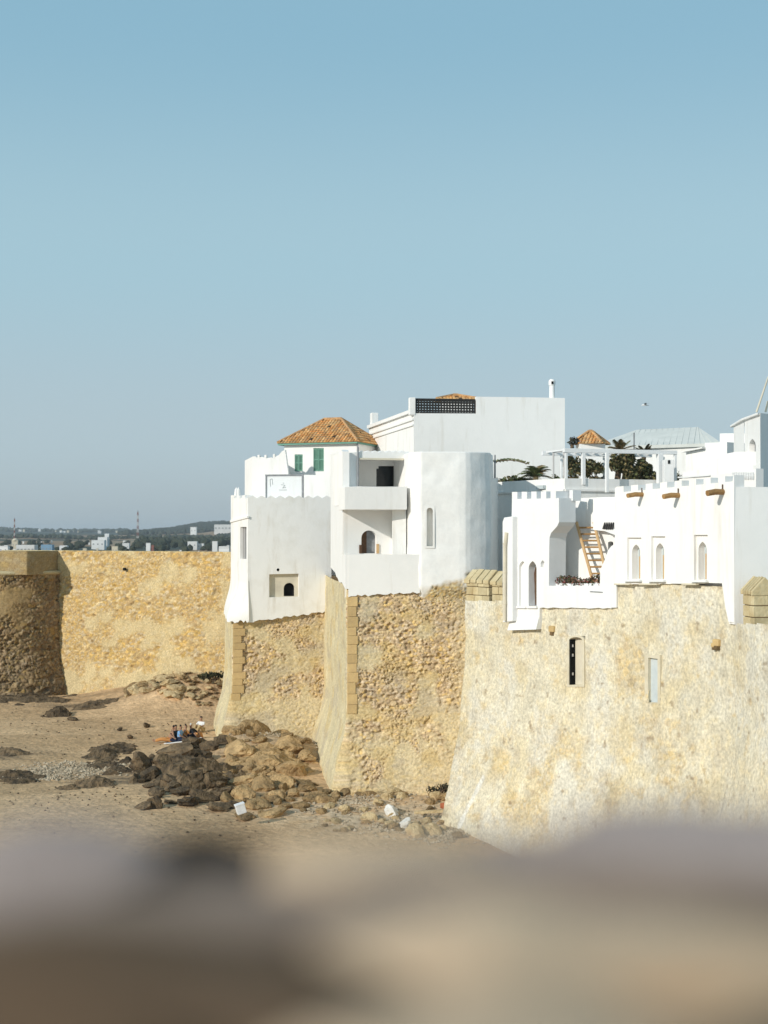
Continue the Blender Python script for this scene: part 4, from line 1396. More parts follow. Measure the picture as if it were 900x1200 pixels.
# the core is stepped: wall-walk on the right, higher under the houses
mb.prism([ins[0], ins[1], outb[2], outb[3]], -0.5, ZY(713, 54))
obj('core', mb, M['joint'], rw)
mb = MB().prism([ins[2], ins[3], outb[0], outb[1]], -0.5, ZY(737, 41.5))
obj('wall_walk', mb, M['cream'], rw)
mb = MB().prism([ins[1], ins[2], outb[1], outb[2]], -0.5, ZY(690, 46))
# (kept below the crenellated house)
obj('core', mb, M['joint'], rw)


def wall_window(pl, poly_in, poly_out, depth, mat, pane_mat, name, parent, off=0.12):
    m = MB().panel(pl, pl.poly(poly_out), [(pl.poly(poly_in), depth)], thick=0.2, off=off)
    wo = obj(name, m, mat, parent)
    xs_ = [p[0] for p in poly_in]; ys_ = [p[1] for p in poly_in]
    a = pl.sz(min(xs_) - 1, max(ys_) + 1); b = pl.sz(max(xs_) + (6 if depth > 0.3 else 0.6), min(ys_) - 1)
    m = MB().obox(pl.p((a[0] + b[0]) / 2, (a[1] + b[1]) / 2, off - depth - 0.01), pl.t * (b[0] - a[0]) / 2, Vector((0, 0, (b[1] - a[1]) / 2)), pl.n * 0.012)
    obj('pane', m, pane_mat, wo)
    return wo


M['surround'] = noise_mix('window_render', (0.66, 0.60, 0.46), (0.56, 0.49, 0.35), 2.5, 7, (0.4, 0.7), 0.4, 12)
wall_window(w7, arch(669, 684.5, 746.5, 802.5, 'flat'), arch(666.6, 686.8, 744.4, 804.8, 'flat'), 0.26, M['surround'], M['cream'], 'slit_window', rw, off=0.09)
sl0, slz0 = w7.sz(669.2, 802); slz1 = w7.sz(669.2, 749.5)[1]
obj('frame', MB().obox(w7.p(sl0 + 0.03, (slz0 + slz1) / 2, -0.05), w7.t * 0.022, Vector((0, 0, (slz1 - slz0) / 2)), w7.n * 0.118), M['black'], rw)
for y in (757, 768, 790):
    obj('hinge', MB().obox(w7.p(sl0 + 0.056, w7.sz(672, y)[1], -0.04), w7.t * 0.012, Vector((0, 0, 0.05)), w7.n * 0.03), M['whitepaint'], rw)
wall_window(w8, [(761.5, 823), (761.5, 770.5), (772.7, 772), (772.7, 823)], rect(757.5, 775.5, 767.6, 826), 0.12, M['surround'], M['bluegrey'], 'blind_niche', rw, off=0.075)
for (pl_, px, py, s) in ((w7, 648, 737, .16), (w8, 841, 753, .15), (w8, 838, 756, .1)):
    c = pl_.px(px, py, 0.03)
    m = MB().obox(c, pl_.t * s, Vector((0, 0, s * 0.75)), pl_.n * 0.08)
    obj('putlog_stone', m, M['quoin'], rw, bevel=0.05)
    obj('putlog_hole', MB().obox(c - Vector((0, 0, s * 1.1)) + pl_.t * 0.02, pl_.t * s * 0.6, Vector((0, 0, s * 0.4)), pl_.n * 0.075), M['joint'], rw)


def merlon(parent, pl, xa, xb, ytop, ycap, ybot, thick, slabs, seed):
    """a battlement: courses of blocks under a sloping coping of separate slabs"""
    rnd = random.Random(seed)
    a, z0 = pl.sz(xa, ybot); b, zc = pl.sz(xb, ycap); zt = pl.sz(xb, ytop)[1]
    m = obj('merlon', MB().obox(pl.p((a + b) / 2, (z0 + zc) / 2, -thick / 2), pl.t * ((b - a) / 2 - 0.03), pl.n * (thick / 2 - 0.03), Vector((0, 0, (zc - z0) / 2))), M['joint'], parent)
    z = z0
    while z < zc - 0.05:
        hgt = min(0.34 * rnd.uniform(0.85, 1.15), zc - z)
        s = a
        while s < b - 0.05:
            ww = min(rnd.uniform(0.35, 0.6), b - s)
            if b - s - ww < 0.15:
                ww = b - s
            obj('block', MB().obox(pl.p(s + ww / 2, z + hgt / 2, -thick / 2 + rnd.uniform(0, .025)), pl.t * (ww / 2 - 0.012), pl.n * (thick / 2 + 0.01), Vector((0, 0, hgt / 2 - 0.012))), M['merlon'], m, bevel=0.025)
            s += ww
        z += hgt
    for k in range(slabs):
        s0 = a - 0.08 + (b - a + 0.16) * k / slabs
        s1 = a - 0.08 + (b - a + 0.16) * (k + 1) / slabs - 0.075
        l = [(s0, zc), (s1, zc)]
        vs = [pl.p(s0, zc - 0.02, 0.07), pl.p(s1, zc - 0.02, 0.07), pl.p(s1, zc - 0.02, -thick - 0.05), pl.p(s0, zc - 0.02, -thick - 0.05),
              pl.p(s0, zc + 0.12, 0.07), pl.p(s1, zc + 0.12, 0.07), pl.p(s1, zt, -thick / 2), pl.p(s0, zt, -thick / 2), pl.p(s1, zc + 0.12, -thick - 0.05), pl.p(s0, zc + 0.12, -thick - 0.05)]
        jt = rnd.uniform(-.02, .02)
        vs = [v + Vector((0, 0, jt)) for v in vs]
        mm = MB().add(vs, [(0, 3, 2, 1), (0, 1, 5, 4), (4, 5, 6, 7), (7, 6, 8, 9), (9, 8, 2, 3), (1, 2, 8, 6, 5), (0, 4, 7, 9, 3)])
        obj('coping_slab', mm, M['merlon'], m, bevel=0.02)
    return m


merlon(rw, w7, 546.5, 573.5, 668, 684, 716, 0.75, 4, 5)
merlon(rw, w7, 577, 590, 670, 686, 716, 0.75, 2, 15)
merlon(rw, w9, 871.5, 884, 676, 697, 736, 0.7, 5, 6)
merlon(rw, w9, 915, 931, 676, 699, 742, 0.7, 5, 7)

# ================================================================== TURRET HOUSE on the sea wall
tu = thing('turret_house', 'small white crenellated turret with lancet windows and walled court on the sea wall', 'house', (*w7.px(620, 725)[:2], ZY(737, 53)))
wt7 = Pl(RW[1], RW[2], 0.17)
mb = MB()
crn = []
for i in range(5):
    a = 600 + i * 11.3
    crn += [(a, 576.5 - i * 0.25), (a + 6.2, 576.5 - i * 0.25), (a + 6.21, 584.8 - i * 0.2), (a + 11.29, 584.6 - i * 0.2)]
crn += [(655, 583.5)]
crn = crn[:-2] + [(655, 583.6)]
out = [(598.2, 737)] + [(598.8, 660), (600, 584.5)] + crn + [(655, 612), (653, 616.5), (649.5, 620.5), (645.8, 624.5), (644, 630), (643.6, 644), (643.2, 690), (632.5, 711.5), (632, 736.5)]
holes = [(wt7.poly(arch(608, 616.8, 657.5, 710.5, 'pointed')), 0.12), (wt7.poly(arch(619.5, 628.8, 657.5, 710.5, 'pointed')), 0.28), (wt7.poly(arch(633.6, 638.4, 656.5, 664.5, 'pointed')), 0.15)]
mb.panel(wt7, wt7.poly(out), holes, thick=0.8)
obj('turret', mb, M['white_clean'], tu, bevel=0)
mb = MB()
for (x0, x1, y0, y1, dd) in ((606.5, 618, 655, 712, 0.12), (632.5, 639.5, 655, 666, 0.15)):
    pb = Pl(RW[1], RW[2], 0.17 - dd)
    mb.panel(pb, pb.poly(rect(x0, x1 + 3, y0, y1)))
obj('lancet_back', mb, M['white'], tu)
pb = Pl(RW[1], RW[2], 0.17 - 0.28)
obj('lancet_window', MB().panel(pb, pb.poly(rect(618, 634, 655, 712))), M['greytrim'], tu)
obj('window_opening', MB().panel(Pl(RW[1], RW[2], 0.17 - 0.26), Pl(RW[1], RW[2], 0.17 - 0.26).poly([(627.2, 709), (625.8, 672), (627.4, 664), (634, 664), (634, 709)])), M['brown'], tu)
for (x0, x1) in ((606.8, 618), (618.8, 630.5)):
    a = wt7.px(x0, 711.5); b = wt7.px(x1, 711.5)
    obj('sill', MB().obox((a + b) / 2 + wt7.n * 0.03, (b - a) / 2, wt7.n * 0.06, Vector((0, 0, 0.04))), M['white'], tu)
sk = Pl(RW[1], RW[2], 0.17)
a, b = sk.px(598.2, 722), sk.px(632, 722)
mb = MB().add([sk.px(598.3, 723, 0.003), sk.px(632, 722, 0.003), sk.px(632, 737.5, 0.16), sk.px(598.3, 738.5, 0.16), sk.px(598.3, 738.5, -.3), sk.px(632, 737.5, -.3)], [(0, 3, 2, 1), (3, 4, 5, 2), (0, 4, 3), (1, 2, 5)])
obj('plinth', mb, M['white_clean'], tu)
bt = Pl(RW[1], RW[2], 0.42)
mb = MB().panel(bt, bt.poly([(589, 729.5), (588.7, 612), (590.5, 606.5), (600.5, 605), (600.5, 728)]), thick=0.9)
obj('buttress', mb, M['white_clean'], tu, bevel=0.03)
obj('drain_pipe', MB().tube([wt7.px(600.8, 624, .3), wt7.px(599.6, 640, 0.33), wt7.px(599.3, 727, 0.33)], 0.07, 10), M['cream'], tu)
for y in (638, 671, 708):
    c = wt7.px(599.4, y, .33)
    obj('pipe_collar', MB().tube([c, c + Vector((0, 0, 0.06))], 0.085, 10), M['cream'], tu)
# rear merlon and side wall of the turret
q = wt7.px(655, 584, -0.65)
obj('rear_merlon', MB().obox(q + Vector((0.12, 0.1, 0.12)), wt7.t * 0.1, wt7.n * 0.2, Vector((0, 0, 0.2))), M['white_clean'], tu)
# parapet of the court with its sloping end
pr = Pl(RW[1], RW[2], 0.175)
mb = MB()
low = ragged((716.2, 712.8), (632, 712.2), 16, 0.7, 33)
mb.panel(pr, pr.poly([(632, 690), (643.1, 686.5), (703, 686.5), (703.3, 668), (706, 662), (709.5, 654), (712.5, 645), (716.3, 640)] + low), thick=0.45)
obj('court_parapet', mb, M['white_clean'], tu)
obj('groove', MB().obox(pr.px(699, 693.7, 0.006), pr.t * 0.35, Vector((0, 0, 0.02)), pr.n * 0.008), M['greytrim'], tu)
obj('end_wall', MB().panel(pr, pr.poly([(716.3, 712), (716.3, 640), (722.5, 636), (722.5, 712)]), thick=3.0), M['white_clean'], tu)
flz = ZY(692, 50)
mb = MB().prism([(w7.px(640, 690, -0.3))[:2], (w7.px(722, 690, -0.3))[:2], plan(724, 52.4), plan(655, 54)], ZY(730, 53), flz)
obj('court_floor', mb, M['white_old'], tu)
cw = Pl((640, 54.0), (726, 51.6))
mb = MB().panel(cw, cw.poly([(645, 700), (645, 584.5), (671, 584), (697, 583), (726, 582.5), (726, 700)]), [(cw.poly(arch(712.5, 718.5, 634.5, 646, 'flat')), 0.3)], thick=0.5)
obj('court_wall', mb, M['white'], tu)
obj('arch_opening', MB().obox(cw.px(716, 640, -0.29), cw.t * 0.25, Vector((0, 0, 0.4)), cw.n * 0.01), M['black'], tu)
# pier and ledge to the right of the ladder
pc = Pl((640, 53.6), (726, 51.2))
obj('pier', MB().panel(pc, pc.poly([(695, 621), (695, 584.6), (699.3, 584.2), (726, 583.4), (726, 624)]), thick=0.55), M['white'], tu)
obj('ledge', MB().panel(Pl((640, 53.4), (726, 51.0)), Pl((640, 53.4), (726, 51.0)).poly([(709, 622.5), (711, 619.5), (726, 620), (726, 629)]), thick=0.4), M['white_clean'], tu)
for k in range(5):
    c = pc.px(711 + k * 2.5, 616.6, 0.16)
    obj('grille_bar', MB().tube([c - Vector((.03, 0, .12)), c + Vector((.03, 0, .14))], [0.055, 0.03], 6), M['iron'], tu)
ld = thing('ladder', 'honey wooden ladder leaning on the court wall behind the flower trough', 'ladder', W(700, 688, 51.4))
l0, l1 = W(675.5, 612, 52.75), W(695.5, 684, 51.5)
r0, r1 = W(696.0, 612, 52.2), W(713.5, 684, 51.0)
obj('rail', MB().tube([l0, l1], 0.062, 8), M['wood'], ld)
obj('rail', MB().tube([r0, r1], 0.062, 8), M['wood'], ld)
for k in range(9):
    f_ = 0.09 + k * 0.107
    obj('rung', MB().tube([l0.lerp(l1, f_), r0.lerp(r1, f_)], 0.036, 6), M['log'], ld)

# ================================================================== CRENELLATED HOUSE (right)
rh = thing('crenellated_house', 'white crenellated house with three pointed windows and protruding logs on the sea wall', 'house', (*w8.px(790, 684)[:2], ZY(684, 46)))
r8 = Pl(RW[2], RW[3], 0.17)
r10 = Pl((860, 43), (985, 49.5))
r8e = r8.sz(860, 620)[0]
mb = MB()
crn = []
for i in range(8):
    a = 722.5 + i * 17.0
    f_ = (a - 722) / 138.0
    y0 = 577.5 - 13.5 * f_
    y1 = 577.5 - 13.5 * (a + 8.5 - 722) / 138
    crn += [(a, y0 - 7.0), (a + 8.2, y1 - 7.0), (a + 8.22, y1), (a + 16.98, 577.5 - 13.5 * (a + 17 - 722) / 138)]
crn = [p for p in crn if p[0] < 859] + [(859.5, 556.5), (860.2, 556.5)]
bot = ragged((846, 683.5), (720.5, 684.5), 20, 0.5, 45)
out = [(720.5, 684.5), (720.5, 572)] + crn + [(860.2, 729.5), (853.5, 728.5), (849.5, 710)] + bot
nch = [(735, 751.5, 630, 679.5, 740.7, 750.3), (763.2, 779.5, 628.5, 679.8, 768.5, 778.3), (813.2, 829.3, 626.8, 680.2, 818.5, 828.2)]
out2 = []
for p in out:
    if not out2 or (abs(p[0] - out2[-1][0]) + abs(p[1] - out2[-1][1])) > 0.003:
        out2.append(p)
mb.panel(r8, r8.poly(out2[:-1]), [(r8.poly(rect(a, b, c, d)), 0.10) for (a, b, c, d, e, f) in nch], thick=0.4, keep_ends=True)
zr8 = r8.sz(860, 566)[1]
A0 = r8.p(r8e, 0)
r10 = Pl((A0.x, A0.y), (A0.x + 5.2, A0.y + 0.9), world=True)
mb.panel(r10, [(0.004, 9.15), (0.004, zr8 - 0.12), (r10.L, zr8 - 0.12), (r10.L, 8.6)], thick=0.4)
obj('wall', mb, M['white'], rh)
rz = ZY(580, 45)
c8 = [r8.p(0.1, 0, -0.38), r8.p(r8e - 0.4, 0, -0.38), r10.p(r10.L - .5, 0, -0.38), r8.p(0.1, 0, -6)]
obj('roof', MB().prism([(p.x, p.y) for p in c8], 8.7, rz), M['white'], rh)
pn = Pl(RW[2], RW[3], 0.07)
for (a, b, c, d, e, f) in nch:
    m = MB().panel(pn, pn.poly(rect(a - 1, b + 1, c - 1, d + 1)), [(pn.poly(arch(e, f, c + 8, d - 1.0, 'pointed')), 0.34)])
    wo = obj('window', m, M['white'], rh)
    dk = Pl(RW[2], RW[3], 0.07 - 0.33)
    obj('opening', MB().panel(dk, dk.poly(rect(e - 2, f + 9, c + 5, d))), M['black'], wo)
    obj('shutter', MB().panel(Pl(RW[2], RW[3], 0.07 - 0.24), Pl(RW[2], RW[3], 0.07 - 0.24).poly([(e - 1, d - 1), (e - 1, c + 7), (f - 1.2, c + 7), (f - 1.2, d - 1)]), thick=0.04), M['bluegrey'], wo)
    s0, z0 = pn.sz(f, d - 1.5); z1 = pn.sz(f, c + 22)[1]
    obj('jamb', MB().obox(pn.p(s0 - 0.035, (z0 + z1) / 2, -0.1), pn.t * 0.032, Vector((0, 0, (z1 - z0) / 2)), pn.n * 0.105), M['wood'], wo)
    sa, sb_ = r8.px(a - 1.5, d + 0.8), r8.px(b + 1.5, d + 0.8)
    obj('sill', MB().obox((sa + sb_) / 2 + r8.n * 0.04, (sb_ - sa) / 2, r8.n * 0.09, Vector((0, 0, 0.035))), M['white_clean'], wo)
for (a, b) in ((722, 740), (751, 772), (801, 818)):
    sa, sb_ = r8.px(a, 684.6), r8.px(b, 684.6)
    obj('ledge', MB().obox((sa + sb_) / 2 + r8.n * 0.02, (sb_ - sa) / 2, r8.n * 0.07, Vector((0, 0, 0.025))), M['surround'], rh)
for (x, y, x1_, y1_, r_) in ((753, 579.5, 738, 585.6, .085), (795.5, 580.5, 778.2, 586.2, .09), (847.5, 576.5, 829.3, 583.2, .10)):
    a = r8.px(x, y)
    L_ = 0.62
    b = a + r8.n * L_ + Vector((0, 0, -0.05))
    # lean sideways so that the tip falls where the photograph shows it
    obj('log', MB().tube([a - r8.n * 0.1, a + r8.n * L_ * 0.5, b], [r_ * 0.9, r_, r_ * 0.95], 10), M['log'], rh, smooth=False)
    obj('log_peg', MB().tube([a + Vector((0, 0, r_ * .6)) + r8.n * .03, a + Vector((0, 0, r_ + .14)) + r8.n * .03], 0.02, 6), M['brown'], rh)


# ================================================================== PLANTS
def leaf_mesh(name, quads, mat, parent=None, kind=None):
    """quads: list of (4 points, colour)"""
    mb = MB()
    cs = []
    for pts, col in quads:
        mb.add(pts, [tuple(range(len(pts)))])
        cs += [(*col, 1)] * len(pts)
    o = obj(name, mb, mat, parent, kind=kind)
    at = o.data.attributes.new('Col', 'FLOAT_COLOR', 'POINT')
    at.data.foreach_set('color', [x for c in cs for x in c])
    return o


GREENS = [(0.085, 0.11, 0.04), (0.13, 0.15, 0.06), (0.055, 0.07, 0.03), (0.18, 0.17, 0.075), (0.11, 0.09, 0.045)]


def bush(name, label, c, rx, ry, rz, n, size, seed, cols=GREENS, cat='bush', group=None, flowers=None):
    rnd = random.Random(seed)
    t = thing(name, label, cat, (c.x, c.y, c.z), group)
    st = MB()
    lumps = [(Vector((rnd.uniform(-.65, .65) * rx, rnd.uniform(-.65, .65) * ry, rz * rnd.uniform(0.35, 1.55))), rnd.uniform(0.28, 0.5)) for _ in range(7)]
    quads = []
    for i in range(n):
        lc, lr = rnd.choice(lumps)
        d = Vector((rnd.gauss(0, 1), rnd.gauss(0, 1), rnd.gauss(0, 1))).normalized() * (rnd.random() ** 0.4)
        p = c + lc + Vector((d.x * rx * lr, d.y * ry * lr, d.z * rz * lr * 1.1))
        if p.z < c.z:
            p.z = c.z + rnd.random() * 0.2
        a = Vector((rnd.gauss(0, 1), rnd.gauss(0, 1), rnd.gauss(0, 1))).normalized()
        b = a.cross(Vector((rnd.gauss(0, 1), rnd.gauss(0, 1), rnd.gauss(0, 1)))).normalized()
        s = size * rnd.uniform(0.6, 1.3)
        col = rnd.choice(cols)
        if flowers and rnd.random() < flowers[0]:
            col = rnd.choice(flowers[1])
        quads.append(([p - a * s, p + b * s * 0.45, p + a * s, p - b * s * 0.45], col))
    for (lc, lr) in lumps:
        st.tube([c + Vector((rnd.uniform(-.1, .1), rnd.uniform(-.1, .1), -0.05)), c + lc * 0.5 + Vector((0, 0, .05)), c + lc], [0.04, 0.03, 0.012], 5)
    obj('stem', st, M['trunk'], t)
    leaf_mesh('foliage', quads, M['leaf'], t, kind='stuff')
    return t


def palm(name, label, c, trunk, lean, nf, length, seed, col=(0.085, 0.10, 0.04), dry=0.3, droop=0.9, cat='palm', w=0.1):
    rnd = random.Random(seed)
    t = thing(name, label, cat, (c.x, c.y, c.z))
    topp = c + Vector((lean[0], lean[1], trunk))
    tk = [c + Vector((0, 0, -0.1)), c.lerp(topp, 0.5) + Vector((lean[0] * .1, 0, 0)), topp]
    obj('trunk', MB().tube(tk, [0.16, 0.14, 0.12], 8), M['trunk'], t)
    for f in range(nf):
        an = 2 * math.pi * (f + rnd.random() * 0.6) / nf
        el = rnd.uniform(0.15, 1.25)
        d = Vector((math.cos(an) * math.cos(el), math.sin(an) * math.cos(el), math.sin(el)))
        L = length * rnd.uniform(0.75, 1.15)
        pts = []
        for k in range(9):
            u = k / 8
            pts.append(topp + d * L * u + Vector((0, 0, -droop * L * u * u * 0.55)))
        cc = Vector(col) * rnd.uniform(0.6, 1.4)
        if rnd.random() < dry:
            cc = Vector((0.20, 0.15, 0.07)) * rnd.uniform(0.6, 1.2)
        quads = []
        for k in range(1, 9):
            for q in range(3):
                p = pts[k - 1].lerp(pts[k], q / 3)
                tg = (pts[k] - pts[k - 1]).normalized()
                sd = tg.cross(Vector((0, 0, 1)))
                if sd.length < 0.1:
                    sd = Vector((1, 0, 0))
                sd.normalize()
                ll = length * 0.30 * math.sin(math.pi * min(1, (k + q / 3) / 9 * 0.85 + 0.12)) + 0.05
                for sg_ in (-1, 1):
                    e_ = p + (sd * sg_ * 0.8 + tg * 0.6 + Vector((0, 0, -0.25))) * ll
                    quads.append(([p, p + tg * w * 0.5, e_], tuple(cc)))
            quads.append(([pts[k - 1] + Vector((0, 0, .012)), pts[k] + Vector((0, 0, .008)), pts[k] - Vector((0, 0, .008)), pts[k - 1] - Vector((0, 0, .012))], tuple(cc)))
        leaf_mesh('frond', quads, M['leaf'], t)
    return t


zt4 = zt3 - 0.25
palm('palm', 'spiky green palm beside the rounded tower against the big plain wall', Vector((*plan(628, 71), zt4)), 0.55, (0, 0), 26, 1.25, 1, dry=0.2, col=(0.15, 0.17, 0.07))
bush('terrace_bush', 'low straggling plants along the terrace edge beside the spiky palm', Vector((*plan(604, 71.5), zt4)), 1.3, 0.5, 0.34, 420, 0.13, 2)
bush('terrace_bush', 'small leafy plant beneath the thin grey frame', Vector((*plan(653, 69.5), zt4)), 0.35, 0.3, 0.3, 120, 0.09, 3)
vine = thing('vine', 'long arching vine tendril reaching from the thin pole', 'vine', W(580, 545, 69))
vp = [W(580 + k * 4.2, 541.5 - 3.2 * math.sin(k / 9 * math.pi) + k * 0.25, 69.2) for k in range(10)]
obj('stem', MB().tube(vp, 0.025, 5), M['trunk'], vine)
rv = random.Random(4)
leaf_mesh('foliage', [([p + Vector((rv.uniform(-.1, .1), 0, rv.uniform(-.05, .05))), p + Vector((rv.uniform(-.15, .15), .05, .12)), p + Vector((.12, 0, rv.uniform(-.08, .08)))], rv.choice(GREENS)) for p in vp for _ in range(7)], M['leaf'], vine, kind='stuff')
D_ = 69.6
for i, (px, rx, rz, n, lab) in enumerate((
        (671, 0.62, 0.85, 800, 'dark bush under the pergola nearest the big plain wall'),
        (697, 1.0, 0.66, 1000, 'broad brown-green bush behind the second pergola post'),
        (727, 0.85, 0.95, 1200, 'tall dark bush in the middle of the pergola'),
        (744, 0.7, 0.8, 900, 'rounded dark bush beside the leaning palm trunk'),
        (763, 0.55, 0.62, 700, 'small dark bush by the thick white pergola post'))):
    bush('terrace_bush', lab, Vector((*plan(px, D_), zt4)), rx, 0.7, rz, n, 0.13, 20 + i, cols=[(0.11, 0.12, 0.05), (0.17, 0.16, 0.065), (0.08, 0.085, 0.04), (0.28, 0.22, 0.10), (0.20, 0.15, 0.07)])
bush('terrace_bush', 'sparse twiggy shrub beyond the last pergola post', Vector((*plan(799, 72), zt4)), 0.5, 0.4, 0.5, 110, 0.10, 31)
bush('roof_plant', 'dark plant with pale flowers beside the tiled pavilion', Vector((*plan(671, 75), ZY(524, 75))), 0.45, 0.4, 0.30, 240, 0.11, 33, flowers=(0.25, [(0.5, 0.55, 0.62), (0.65, 0.65, 0.66)]), cols=[(0.04, 0.045, 0.03), (0.06, 0.05, 0.03)])
palm('palm', 'leaning palm whose crown pokes above the pergola roof', Vector((*plan(722, 70.6), zt4)), 1.9, (0.25, 0.1), 18, 0.85, 5, col=(0.12, 0.115, 0.055), dry=0.5, droop=0.5)
palm('palm', 'second palm with slanting trunk rising through the pergola', Vector((*plan(750, 70.8), zt4)), 1.75, (0.25, 0.1), 16, 0.7, 6, col=(0.10, 0.095, 0.05), dry=0.5, droop=0.6)
# flower trough on the court parapet
ft = thing('flower_trough', 'trough of small red and green flowers on the white court parapet', 'planter', w7.px(676, 687, -0.3))
a, b = w7.px(650, 687.5, -0.25), w7.px(703, 687.5, -0.25)
obj('trough', MB().obox((a + b) / 2 + Vector((0, 0, 0.02)), (b - a) / 2, w7.n * 0.2, Vector((0, 0, 0.10))), M['white_clean'], ft)
quads = []
rnd = random.Random(12)
for k in range(900):
    u = rnd.random()
    p = a.lerp(b, u) + w7.n * rnd.uniform(-.22, .26) + Vector((0, 0, 0.05 + rnd.random() * (0.18 + 0.2 * (0.5 + 0.5 * math.sin(u * 9)))))
    d1 = Vector((rnd.gauss(0, 1), rnd.gauss(0, 1), rnd.gauss(0, 1))).normalized() * 0.06
    d2 = d1.cross(Vector((rnd.gauss(0, 1), rnd.gauss(0, 1), 1))).normalized() * 0.035
    col = rnd.choice([(0.07, 0.08, 0.03), (0.10, 0.10, 0.045), (0.05, 0.05, 0.025), (0.24, 0.07, 0.06), (0.36, 0.17, 0.15), (0.25, 0.13, 0.07), (0.13, 0.08, 0.04)])
    quads.append(([p - d1, p + d2, p + d1, p - d2], col))
leaf_mesh('flowers', quads, M['leaf'], ft, kind='stuff')

# ================================================================== ROCKS
rng = random.Random(99)


def rock_mesh(name, seed, sub, amp, flat, layered, mat):
    bm = bmesh.new()
    bmesh.ops.create_icosphere(bm, subdivisions=sub, radius=1.0)
    off_ = Vector((seed * 3.7, seed * 1.9, seed * 5.3))
    rr_ = random.Random(int(seed * 100))
    cuts = []
    for k in range(9):
        dd = Vector((rr_.gauss(0, 1), rr_.gauss(0, 1), rr_.gauss(0, 0.9))).normalized()
        cuts.append((dd, rr_.uniform(0.5, 0.9)))
    for v in bm.verts:
        p = v.co.copy()
        n1 = noise.noise(p * 0.9 + off_)
        n2 = noise.noise(p * 2.4 + off_)
        n3 = noise.noise(p * 6.0 + off_)
        q = p * (1 + amp * (0.7 * n1 + 0.22 * n2))
        for dd, lim in cuts:
            pr_ = q.dot(dd)
            if pr_ > lim:
                q -= dd * (pr_ - lim) * 0.9
        q *= 1 + amp * (0.10 * n2 + 0.12 * n3)
        if layered:
            q += Vector((p.x, p.y, 0)) * 0.12 * (math.floor((q.z + 0.2 * n1) * 4) % 2)
        q.z *= flat
        v.co = q
    me = bpy.data.meshes.new(name)
    bm.to_mesh(me)
    bm.free()
    me.polygons.foreach_set('use_smooth', [not True] * len(me.polygons))
    me.materials.append(mat)
    return me


ROCKS = {k: [rock_mesh('boulder', i * 1.3 + j * 10, 3, 0.75, fl, ly, M[m]) for i in range(9)] for j, (k, m, fl, ly) in enumerate(
    (('dark', 'rock_dark', 0.7, True), ('tan', 'rock_tan', 0.72, False), ('pale', 'rock_pale', 0.8, False), ('white', 'rock_white', 0.85, False), ('ledge', 'rock_dark', 0.3, True)))}


def sz1(x, y):
    return float(sand_height(np.array([x]), np.array([y]))[0])


def rock(kind, px, py, wpx, label, group, name='boulder', hs=1.0, cat='rock', zl=0.0, dl=1.0):
    p = on_sand(px, py, zl)
    s = wpx * p.y / F / 2
    o = bpy.data.objects.new(name, rng.choice(ROCKS[kind]))
    COL.objects.link(o)
    z = max(sz1(p.x, p.y), zl - 0.4 if zl else -9)
    o.location = (p.x, p.y, z + s * 0.22 * hs)
    o.scale = (s * rng.uniform(0.9, 1.1), s * rng.uniform(0.8, 1.15) * dl, s * hs * rng.uniform(0.85, 1.15))
    o.rotation_euler = (rng.uniform(-.25, .25), rng.uniform(-.25, .25), rng.uniform(0, 6.28))
    ORG[o.name] = Vector(o.location)
    if group:
        label = ('large ' if wpx >= 28 else 'small ' if wpx < 15 else 'middling ') + label
    tag(o, label, cat, group)
    return o


# dark weed-covered boulders heaped in front of the left bastion
GD = ('dark weed-covered boulder in the heap before the left bastion', 'dark boulders before the left bastion')
for (px, py, w_, h_) in ((166, 905, 30, 1.5), (178, 914, 26, 1.1), (196, 903, 34, 0.9), (206, 893, 40, 0.7), (226, 890, 36, 0.7), (214, 905, 30, 1.0), (232, 900, 34, 1.0), (248, 906, 30, 1.0),
                         (203, 922, 34, 0.9), (226, 925, 40, 1.0), (250, 924, 34, 1.1), (238, 940, 34, 0.8), (262, 935, 26, 0.9), (246, 893, 24, 0.9), (182, 935, 22, 0.6), (220, 945, 30, 0.6),
                         (258, 950, 30, 0.7), (270, 917, 22, 1.0), (190, 918, 22, 0.9), (212, 933, 26, 0.8), (240, 914, 24, 1.1), (175, 925, 16, 0.7), (200, 943, 18, 0.6), (170, 948, 22, 0.8), (275, 948, 20, 0.8), (262, 890, 22, 1.0)):
    rock('dark', px, py, w_, *GD, hs=h_)
for k in range(46):
    a_ = rng.random()
    px, py = rng.gauss(222, 26), rng.gauss(920, 14)
    if 165 < px < 275 and 892 < py < 952:
        rock('dark', px, py, rng.uniform(7, 24), *GD, hs=rng.uniform(.6, 1.2), dl=rng.uniform(.6, 1.2))
GT = ('tan rounded boulder tumbled between the two bastions', 'tan boulders between the bastions')
for (px, py, w_, h_) in ((285, 898, 46, 0.9), (300, 880, 36, 0.9), (318, 905, 42, 0.8), (290, 920, 40, 1.0), (308, 926, 34, 1.0), (328, 922, 36, 0.9), (345, 908, 40, 0.8), (358, 897, 34, 0.8), (338, 893, 40, 0.7),
                         (276, 880, 26, 1.0), (282, 938, 28, 1.0), (325, 940, 26, 0.9), (344, 934, 24, 1.0), (362, 925, 26, 0.9), (300, 948, 34, 0.6), (320, 957, 40, 0.5), (368, 945, 30, 0.6), (352, 950, 22, 0.8),
                         (268, 868, 22, 1.0), (285, 862, 24, 0.9), (313, 868, 26, 0.8), (330, 876, 22, 0.8), (305, 908, 24, 1.1), (273, 902, 24, 1.1), (294, 907, 20, 1.2), (335, 950, 18, 0.8), (378, 935, 22, 0.9), (288, 960, 34, 0.5)):
    rock('tan', px, py, w_, *GT, hs=h_)
